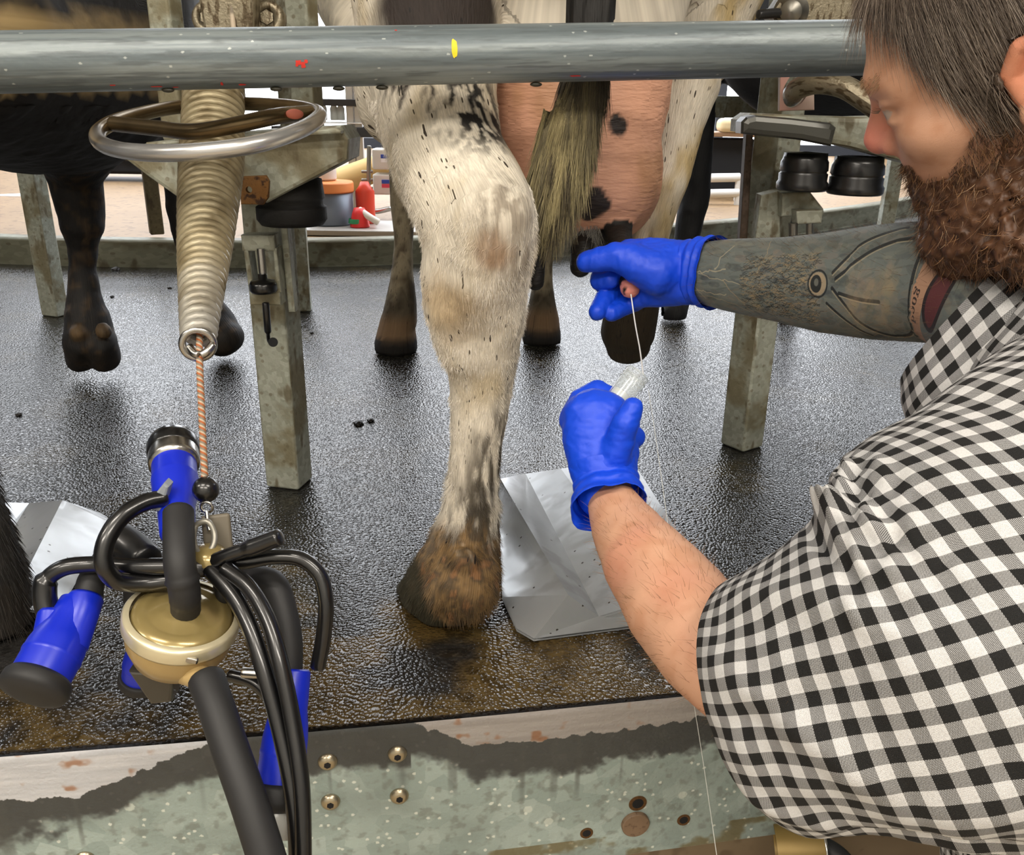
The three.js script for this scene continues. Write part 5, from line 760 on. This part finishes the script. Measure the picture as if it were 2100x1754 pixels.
  // trousers and boots, standing in the pit
  const hip = at(2330, 1950, .80), tr = []; for (const s of [-1, 1]) { const x = hip.x + s * .10, z = hip.z + (s < 0 ? -.04 : .05), y0 = hip.y + .02; tr.push(lathe([[.03, y0 - (-.93)], [.10, y0 + .90], [.105, y0 + .70], [.085, y0 + .40], [.075, .12], [.07, .10]].map(([a, b]) => [a, b]), 28).translate(x, -1.0, z)); part('boot', place(rbox(.11, .12, .28, .045, 4), V(x, -.94, z - .05), .9), std({ color: 0x2c2d2a, roughness: .6 }), man); }
  part('trousers', join(tr), std({ color: 0x2f3b52, roughness: .9, side: THREE.DoubleSide }), man);

  // ---- gloves
  const gloveM = phy({ color: 0x0644d6, roughness: .5, bumpMap: rep(fineBump, 3), bumpScale: .0006, sheen: .2 });
  const fing = (pts) => limb(pts.map(([x, y, d, q]) => [at(x, y, d), q]));
  const wr = (x, y, z, k, amp) => (fbm3(x * k, y * k, z * k, 3) - .5) * amp;
  { // right hand round the teat
    const palm = limb([[at(1425, 557, 1.045), .036, .030], [at(1380, 552, 1.055), .0345, .030], [at(1330, 545, 1.065), .0345, .028], [at(1292, 535, 1.075), .027, .024]], V(0, 1, 0)), thenar = fing([[1350, 560, 1.04, .027], [1310, 545, 1.038, .022], [1268, 527, 1.043, .0158]]);
    const thumb = fing([[1290, 530, 1.038, .0175], [1258, 527, 1.043, .0148], [1228, 533, 1.050, .0145], [1204, 537, 1.056, .0130]]), index = fing([[1290, 540, 1.092, .014], [1240, 556, 1.095, .0132], [1230, 574, 1.082, .0128], [1252, 574, 1.070, .0112]]), mid = fing([[1310, 565, 1.100, .0145], [1262, 592, 1.098, .0132], [1243, 612, 1.085, .0128], [1225, 640, 1.070, .0112]]), ring = fing([[1345, 590, 1.09, .015], [1310, 612, 1.096, .0132], [1280, 628, 1.088, .0122], [1253, 643, 1.075, .0102]]), hyp = fing([[1400, 590, 1.05, .022], [1350, 602, 1.065, .0165], [1312, 612, 1.078, .012]]);
    const hand = (x, y, z) => { let d = smin(palm(x, y, z), thenar(x, y, z), .012); d = smin(d, thumb(x, y, z), .008); d = smin(d, hyp(x, y, z), .008); let q = Math.min(index(x, y, z), mid(x, y, z), ring(x, y, z)); d = smin(d, q, .006); return Math.abs(d) < .01 ? d + wr(x, y, z, 55, .003) + (Math.abs(vn3(x * 150, y * 60, z * 150) - .5) - .25) * .0022 : d; };
    const box = new THREE.Box3(); [palm, thenar, thumb, index, mid, ring, hyp].forEach(q => box.union(q.box));
    const g = netMesh(hand, box, .0026), cuffRings = []; const n = 46, c = curve([at(1372, 552, 1.058), at(1405, 555, 1.05), at(1440, 558, 1.036), at(1466, 561, 1.022)]);
    for (let i = 0; i <= n; i++) { const t = i / n, p = c.getPoint(t), tan = c.getTangent(t), up = V(0, 1, 0).addScaledVector(tan, -tan.y).normalize(), sd = tan.clone().cross(up); const R = lerp(.0355, .0415, step(0, .9, t)) + .0016 * Math.sin(t * 26) * step(.15, .5, t) + (t > .955 ? .0012 : 0); cuffRings.push([...Array(64)].map((_, j) => { const a = j / 64 * Math.PI * 2, q = p.clone().addScaledVector(up, Math.cos(a) * R).addScaledVector(sd, Math.sin(a) * R * .84); return q.addScaledVector(tan, (fbm3(Math.cos(a) * 2, Math.sin(a) * 2, 3) - .5) * .012 * t).addScaledVector(up, wr(q.x, q.y, q.z, 60, .004) * Math.cos(a)).addScaledVector(sd, wr(q.x, q.y, q.z, 60, .004) * Math.sin(a)); })); }
    part('glove', join([metreUV(g), metreUV(skin(cuffRings, (i, j) => [i, j]))].map(q => { q.deleteAttribute('color'); return q; })), gloveM, man, 'blue nitrile glove squeezing the teat');
  }
  { // left hand round the tube
    const palm = limb([[at(1246, 1015, .832), .0285, .024], [at(1238, 965, .842), .032, .026], [at(1229, 900, .852), .0365, .030], [at(1222, 858, .858), .0335, .029]], V(1, 0, 0));
    const index = fing([[1180, 862, .868, .0160], [1193, 824, .882, .0138], [1224, 806, .890, .0130], [1256, 818, .880, .0108]]), thumb = fing([[1250, 950, .834, .018], [1270, 905, .820, .0145], [1283, 868, .812, .0124], [1297, 836, .813, .0104]]), mid = fing([[1200, 880, .885, .016], [1245, 850, .905, .013], [1290, 868, .892, .0115]]), ring = fing([[1240, 880, .885, .015], [1284, 888, .878, .0118], [1301, 895, .858, .0106]]), pink = fing([[1240, 920, .870, .015], [1278, 920, .866, .0110], [1290, 930, .850, .0094]]);
    const hand = (x, y, z) => { let d = smin(palm(x, y, z), index(x, y, z), .006); d = smin(d, thumb(x, y, z), .004); d = smin(d, Math.min(mid(x, y, z), ring(x, y, z), pink(x, y, z)), .006); return Math.abs(d) < .01 ? d + wr(x, y, z, 55, .0028) + (Math.abs(vn3(x * 70, y * 170, z * 90) - .5) - .25) * .0022 : d; };
    const box = new THREE.Box3(); [palm, index, thumb, mid, ring, pink].forEach(q => box.union(q.box)); const g = netMesh(hand, box, .0025), rings = [];
    const c = curve([at(1236, 945, .843), at(1242, 985, .838), at(1246, 1015, .826), at(1249, 1042, .812)]), n = 46;
    for (let i = 0; i <= n; i++) { const t = i / n, p = c.getPoint(t), tan = c.getTangent(t), sx = V(1, 0, 0).addScaledVector(tan, -tan.x).normalize(), sd = tan.clone().cross(sx), R = lerp(.0315, .0345, step(.2, .95, t)) + .0011 * Math.sin(t * 21) * step(.1, .5, t) + (t > .95 ? .0012 : 0); rings.push([...Array(64)].map((_, j) => { const a = j / 64 * Math.PI * 2, q = p.clone().addScaledVector(sx, Math.cos(a) * R).addScaledVector(sd, Math.sin(a) * R * .88); return q.addScaledVector(tan, (fbm3(Math.cos(a) * 2 + 5, Math.sin(a) * 2, 3) - .5) * .012 * t - Math.cos(a) * .008 * t).addScaledVector(sx, wr(q.x, q.y, q.z, 70, .004) * Math.cos(a)).addScaledVector(sd, wr(q.x, q.y, q.z, 70, .004) * Math.sin(a)); })); }
    part('glove', join([metreUV(g), metreUV(skin(rings, (i, j) => [i, j]))]), gloveM, man, 'blue nitrile glove holding the sample tube');
  }
}
// ---------------------------------------------------------------- sample tube and milk
{
  const a = at(1233, 862, .862), b = at(1307, 768, .872), L = a.distanceTo(b); const pl = phy({ color: 0xf1f4f3, roughness: .16, transmission: .82, thickness: 0, side: THREE.DoubleSide });
  const t = thing('sample_tube', 'clear plastic sample tube held in the blue glove under the teat', 'tube'); part('tube', along(lathe([[0, 0], [.0105, 0], [.0118, .002], [.0125, L * .80], [.0138, L * .81], [.0138, L * .835], [.0128, L * .84], [.0128, L]], 40), a, b), pl, t); part('thread', along(lathe([[.0128, L * .88], [.0136, L * .89], [.0136, L * .905], [.0128, L * .915]], 40), a, b), pl, t); part('rim', along(new THREE.TorusGeometry(.0128, .0009, 8, 40).rotateX(Math.PI / 2).translate(0, L, 0), a, b), pl, t);
  part('milk', along(lathe([[0, .002], [.0095, .003], [.0105, .035], [0, .036]], 32), a, b), std({ color: 0xd9dcda, roughness: .3 }), t, 'milk in the bottom of the tube');
  const milk = phy({ color: 0xf0f1ec, roughness: .2 }); solo('milk_jet', 'thin white jet of milk from the teat to the sample tube', 'milk', hose([atZ(1294, 604, -1.043), at(1302, 660, 1.03), at(1312, 715, .965), at(1319, 768, .878)], .0008, 24, 8), milk);
  solo('milk_jet', 'faint thread of milk falling past the forearm to the pit', 'milk', hose([at(1330, 800, .90), at(1345, 900, .90), at(1362, 1020, .88), at(1405, 1330, .84), at(1440, 1550, .81), at(1475, 1790, .78)], .00035, 40, 6), phy({ color: 0xf0f1ec, roughness: .2, transmission: .5, thickness: 0 }));
}

// ---------------------------------------------------------------- inside the ring: bench, bucket, rails and shelves seen between the cows
{
  const col = (c, r = .6, m = 0) => std({ color: c, roughness: r, metalness: m }); const zB = -4.75, by = atZ(690, 462, zB).y;
  const bench = thing('low_bench', 'low grey steel bench carrying the grey bucket', 'bench'); const b0 = atZ(600, 462, zB), b1 = atZ(905, 462, zB);
  part('bench_top', metreUV(place(rbox(b1.x - b0.x, .03, .42, .006), V((b0.x + b1.x) / 2, by - .015, zB - .02))), col(0x9b958c, .45, .2), bench); for (const s of [.08, .92]) part('bench_leg', metreUV(place(rbox(.05, by + .01, .34, .005), V(lerp(b0.x, b1.x, s), (by - .05) / 2 + .005, zB - .02))), col(0x6e6a62), bench);
  const bc = atZ(676, 458, zB), r = 43 / 1780 * 5.05; const bk = thing('bucket', 'grey round bucket with an orange lid on the low bench', 'bucket');
  part('bucket_body', lathe([[0, 0], [r * .97, 0], [r, .01], [r, .17], [0, .17]], 40).translate(bc.x, by, bc.z - .05), col(0x6d7480, .4, .3), bk); part('lid', lathe([[0, .17], [r * 1.04, .17], [r * 1.05, .178], [r * 1.05, .215], [r, .225], [0, .23]], 40).translate(bc.x, by, bc.z - .05), col(0xe58a4c, .5), bk);
  solo('jug', 'white plastic jug standing on the orange bucket lid', 'jug', lathe([[0, 0], [.055, 0], [.06, .01], [.06, .12], [.045, .15], [.03, .16], [.03, .19], [0, .19]], 28).translate(bc.x - .02, by + .23, bc.z - .05), col(0xdcdbd6, .4));
  const rd = atZ(733, 458, zB); solo('squeeze_bottle', 'red plastic bottle behind the grey bucket', 'bottle', lathe([[0, 0], [.05, 0], [.052, .01], [.052, .17], [.03, .2], [.022, .22], [0, .22]], 24).translate(rd.x + .03, by, rd.z - .10), col(0xd8442c, .4));
  const rp = thing('dip_cup', 'small red and white dip cup with a green band beside the bucket', 'cup'); const rq = atZ(742, 458, zB); part('cup', lathe([[0, 0], [.05, 0], [.052, .008], [.04, .07], [.028, .10], [0, .10]], 24).translate(rq.x, by, rq.z + .06), col(0xdd2f2b, .4), rp); part('band', lathe([[.046, .02], [.0505, .022], [.047, .045], [.044, .045]], 24).translate(rq.x - .01, by, rq.z + .06), col(0x2f8a57, .4), rp); part('spout', hose([V(rq.x, by + .09, rq.z + .06), V(rq.x + .05, by + .06, rq.z + .08), V(rq.x + .10, by + .03, rq.z + .08)], .018, 10, 10), col(0xe6ded2, .5), rp);
  const st = thing('steel_rack', 'bright steel rack uprights with dark shelves behind the bench', 'rack'); const zR = -5.6;
  for (const x of [722, 738]) { const p = atZ(x, 300, zR); part('upright', metreUV(rbox(.045, 1.5, .05, .005).translate(p.x, .73, p.z)), col(0xb3aca2, .4, .4), st); }
  for (const [y0, y1, c] of [[258, 285, 0x17181b], [201, 222, 0x1b1410], [249, 258, 0xcfcac2]]) { const p0 = atZ(560, y0, zR), p1 = atZ(980, y1, zR); part('shelf', metreUV(rbox(p1.x - p0.x, p0.y - p1.y, .30, .004).translate((p0.x + p1.x) / 2, (p0.y + p1.y) / 2, zR - .1)), col(c, .5), st); }
  [[652, 236], [664, 234], [686, 233], [700, 233], [748, 240]].forEach(([x, y], i) => { const p = atZ(x, 249, zR - .1); solo('white_canister', ['white canister on the rack shelf nearest the spring hoop', 'second white canister on the rack shelf from the spring hoop', 'third white canister on the rack shelf from the spring hoop', 'white canister touching the third one on the rack shelf', 'white canister on the rack shelf beside the cream hind leg'][i], 'canister', lathe([[0, 0], [.022, 0], [.024, .006], [.024, .07], [.016, .085], [.016, .1], [0, .1]], 20).translate(p.x, atZ(650, 249, zR).y + .006, p.z), col(0xe9ebe4, .35), 'canisters on the rack shelf'); });
  const pb = thing('wooden_pole', 'thick pale wooden pole sloping up behind the bucket', 'pole'); part('shaft', hose([atZ(684, 378, -5.1), atZ(760, 350, -5.2), atZ(880, 312, -5.3)], .075, 16, 18), std({ map: tex(128, 256, (u, v) => { const n = tf(u, v, 12, 3, 3, 601); return mix3([.86, .74, .48], [.76, .62, .38], n); }), roughness: .6 }), pb); part('end_cap', new THREE.SphereGeometry(.07, 18, 12).scale(1, 1, .5).translate(...atZ(684, 378, -5.08).toArray()), col(0xd9bb78, .6), pb);
  const lab = (px, py, label) => { const t = thing('white_carton', label, 'carton'), p0 = atZ(px - 19, py, -5.0), p1 = atZ(px + 42, py + 44, -5.0), w = p1.x - p0.x, h = p0.y - p1.y; part('box', metreUV(rbox(w, h, .12, .012).translate((p0.x + p1.x) / 2, (p0.y + p1.y) / 2, -5.07)), col(0xdedad0, .5), t); part('blue_band', rbox(w * .5, h * .18, .004, .001).translate((p0.x + p1.x) / 2 + .01, p0.y - h * .36, -5.009), col(0x2f4aa8, .5), t); part('red_band', rbox(w * .5, h * .18, .004, .001).translate((p0.x + p1.x) / 2 + .01, p0.y - h * .56, -5.009), col(py > 330 ? 0xd8455a : 0xf4f4f2, .5), t); };
  lab(780, 305, 'upper white carton with a blue band hanging behind the cream hind leg'); lab(782, 357, 'lower white carton with blue and red bands behind the cream hind leg');
  const rackB = thing('pipe_bracket', 'steel ladder bracket beside the white cartons', 'bracket'); { const a = atZ(757, 300, -4.98), b = atZ(755, 430, -4.98); part('rail', hose([a, b], .012, 8, 10), M.dullSteel, rackB); for (let i = 0; i < 5; i++) { const y = 352 + i * 17; part('rung', hose([atZ(742, y, -4.98), atZ(764, y, -4.98)], .008, 6, 8), M.dullSteel, rackB); } part('chain_rod', hose([atZ(735, 430, -4.97), atZ(770, 434, -4.97), atZ(800, 428, -4.97)], .014, 10, 8), M.steel, rackB); }
  // low machinery and rail left of the spring
  const mc = thing('pump_unit', 'dark low pump machinery on the inner floor behind the black cow', 'machine'), mp = atZ(275, 372, -7.4); part('casing', metreUV(rbox(1.5, .16, .5, .03).translate(mp.x, .12, mp.z - .2)), M.dark, mc); for (let i = 0; i < 7; i++) part('pipe_loop', new THREE.TorusGeometry(.07, .014, 8, 18).translate(mp.x - .6 + i * .2, .20 + (i % 2) * .03, mp.z + .08), col(0x4b4a45, .5, .4), mc); for (const s of [-.6, .6]) part('foot', metreUV(rbox(.1, .08, .3, .01).translate(mp.x + s, .02, mp.z - .2)), M.dark, mc);
  const rail = (name, label, pts, rr, c, posts) => { const t = thing(name, label, 'rail'); part('bar', hose(pts, rr, 16, 12), c, t); for (const p of posts) part('stand', hose([p, V(p.x, -.02, p.z)], rr * .8, 6, 10), c, t); };
  { const a = atZ(-120, 412, -6.2), b = atZ(66, 405, -6.2); rail('floor_rail', 'low white rail on the inner floor beside the rust stained post', [a, b], .03, M.white, [a, b]); }
  // right-hand side
  { const a = atZ(1400, 346, -7), b = atZ(1518, 344, -7); rail('floor_rail', 'upper white rail seen beside the right-hand bail post', [a, b], .022, M.white, [b]); const c = atZ(1400, 366, -6.7), d = atZ(1516, 364, -6.7); rail('floor_rail', 'middle white rail seen beside the right-hand bail post', [c, d], .032, M.white, [d]); const e = atZ(1400, 398, -6.4), f = atZ(1514, 396, -6.4); rail('floor_rail', 'lowest white rail seen beside the right-hand bail post', [e, f], .03, M.white, [f]); }
  const cb = thing('control_box', 'black box under a brown shelf beside the right-hand bail post', 'box'), c0 = atZ(1462, 284, -6.9), c1 = atZ(1530, 334, -6.9); part('cabinet', metreUV(rbox(c1.x - c0.x + .1, c0.y + .02, .3, .01).translate((c0.x + c1.x) / 2, (c0.y - .02) / 2, -7.05)), M.dark, cb); part('shelf_board', metreUV(rbox(.5, .03, .4, .004).translate((c0.x + c1.x) / 2, c0.y + .03, -7.02)), col(0x8a6a4c, .6), cb); 
  const sk = atZ(1508, 262, -6.9); solo('paper_sack', 'cream paper sack on the brown shelf beside the bail post', 'sack', metreUV(rbox(.26, .10, .2, .04, 4).translate(sk.x, c0.y + .095, sk.z)), col(0xd8c49a, .8));
  const bm = thing('cross_rail', 'brown steel cross rail behind the right-hand bail post', 'rail'); { const a = atZ(1300, 216, -3.2), b = atZ(1900, 216, -3.2); part('beam', metreUV(rbox(b.x - a.x, .07, .04, .004).translate((a.x + b.x) / 2, a.y, -3.2)), M.dirty, bm); const s = atZ(1850, 300, -3.2); part('stand', metreUV(rbox(.05, s.y + .1, .04, .004).translate(s.x, (s.y + .1) / 2, -3.23)), M.dirty, bm); }
}
// crumbs of muck on the deck
{
  const g = new THREE.IcosahedronGeometry(.009, 2), p = g.attributes.position, v = V(); for (let i = 0; i < p.count; i++) { v.fromBufferAttribute(p, i); v.multiplyScalar(.7 + .6 * vn3(v.x * 300, v.y * 300, v.z * 300)); p.setXYZ(i, v.x, v.y * .5, v.z); } g.computeVertexNormals();
  const m = std({ color: 0x1c1712, roughness: .5 }), L = [[237, 552, 1.9, 'dark crumb on the deck beside the kerb, near the black cow'], [348, 590, 1, 'dark crumb on the deck left of the coiled spring'], [230, 608, .8, 'tiny dark crumb beside the front hoof of the black cow'], [38, 850, .8, 'dark crumb on the deck left of the steel sleeved teat cup'], [735, 868, 1.2, 'dark crumb on the open deck left of the cream hind leg'], [760, 862, .9, 'smaller dark crumb on the open deck left of the cream hind leg'], [640, 682, .7, 'dark crumb on the deck right of the latch post']];
  for (const [x, y, s, l] of L) { const q = atY(x, y, .003), o = solo('muck_crumb', l, 'muck', g.clone().scale(s, s, s).translate(q.x, q.y, q.z), m, 'crumbs of muck on the deck'); }
}

// every thing stands at its own base
scene.updateMatrixWorld(true);
for (const o of [...scene.children]) {
  if (o.isLight || o.isCamera) continue;
  const b = new THREE.Box3().setFromObject(o); if (b.isEmpty()) continue; const p = V((b.min.x + b.max.x) / 2, b.min.y, (b.min.z + b.max.z) / 2);
  if (o.isMesh) { o.geometry.translate(-p.x, -p.y, -p.z); o.position.add(p); for (const c of o.children) c.position.sub(p); } else { o.position.add(p); for (const c of o.children) c.position.sub(p); }
}
renderer.render(scene, camera);
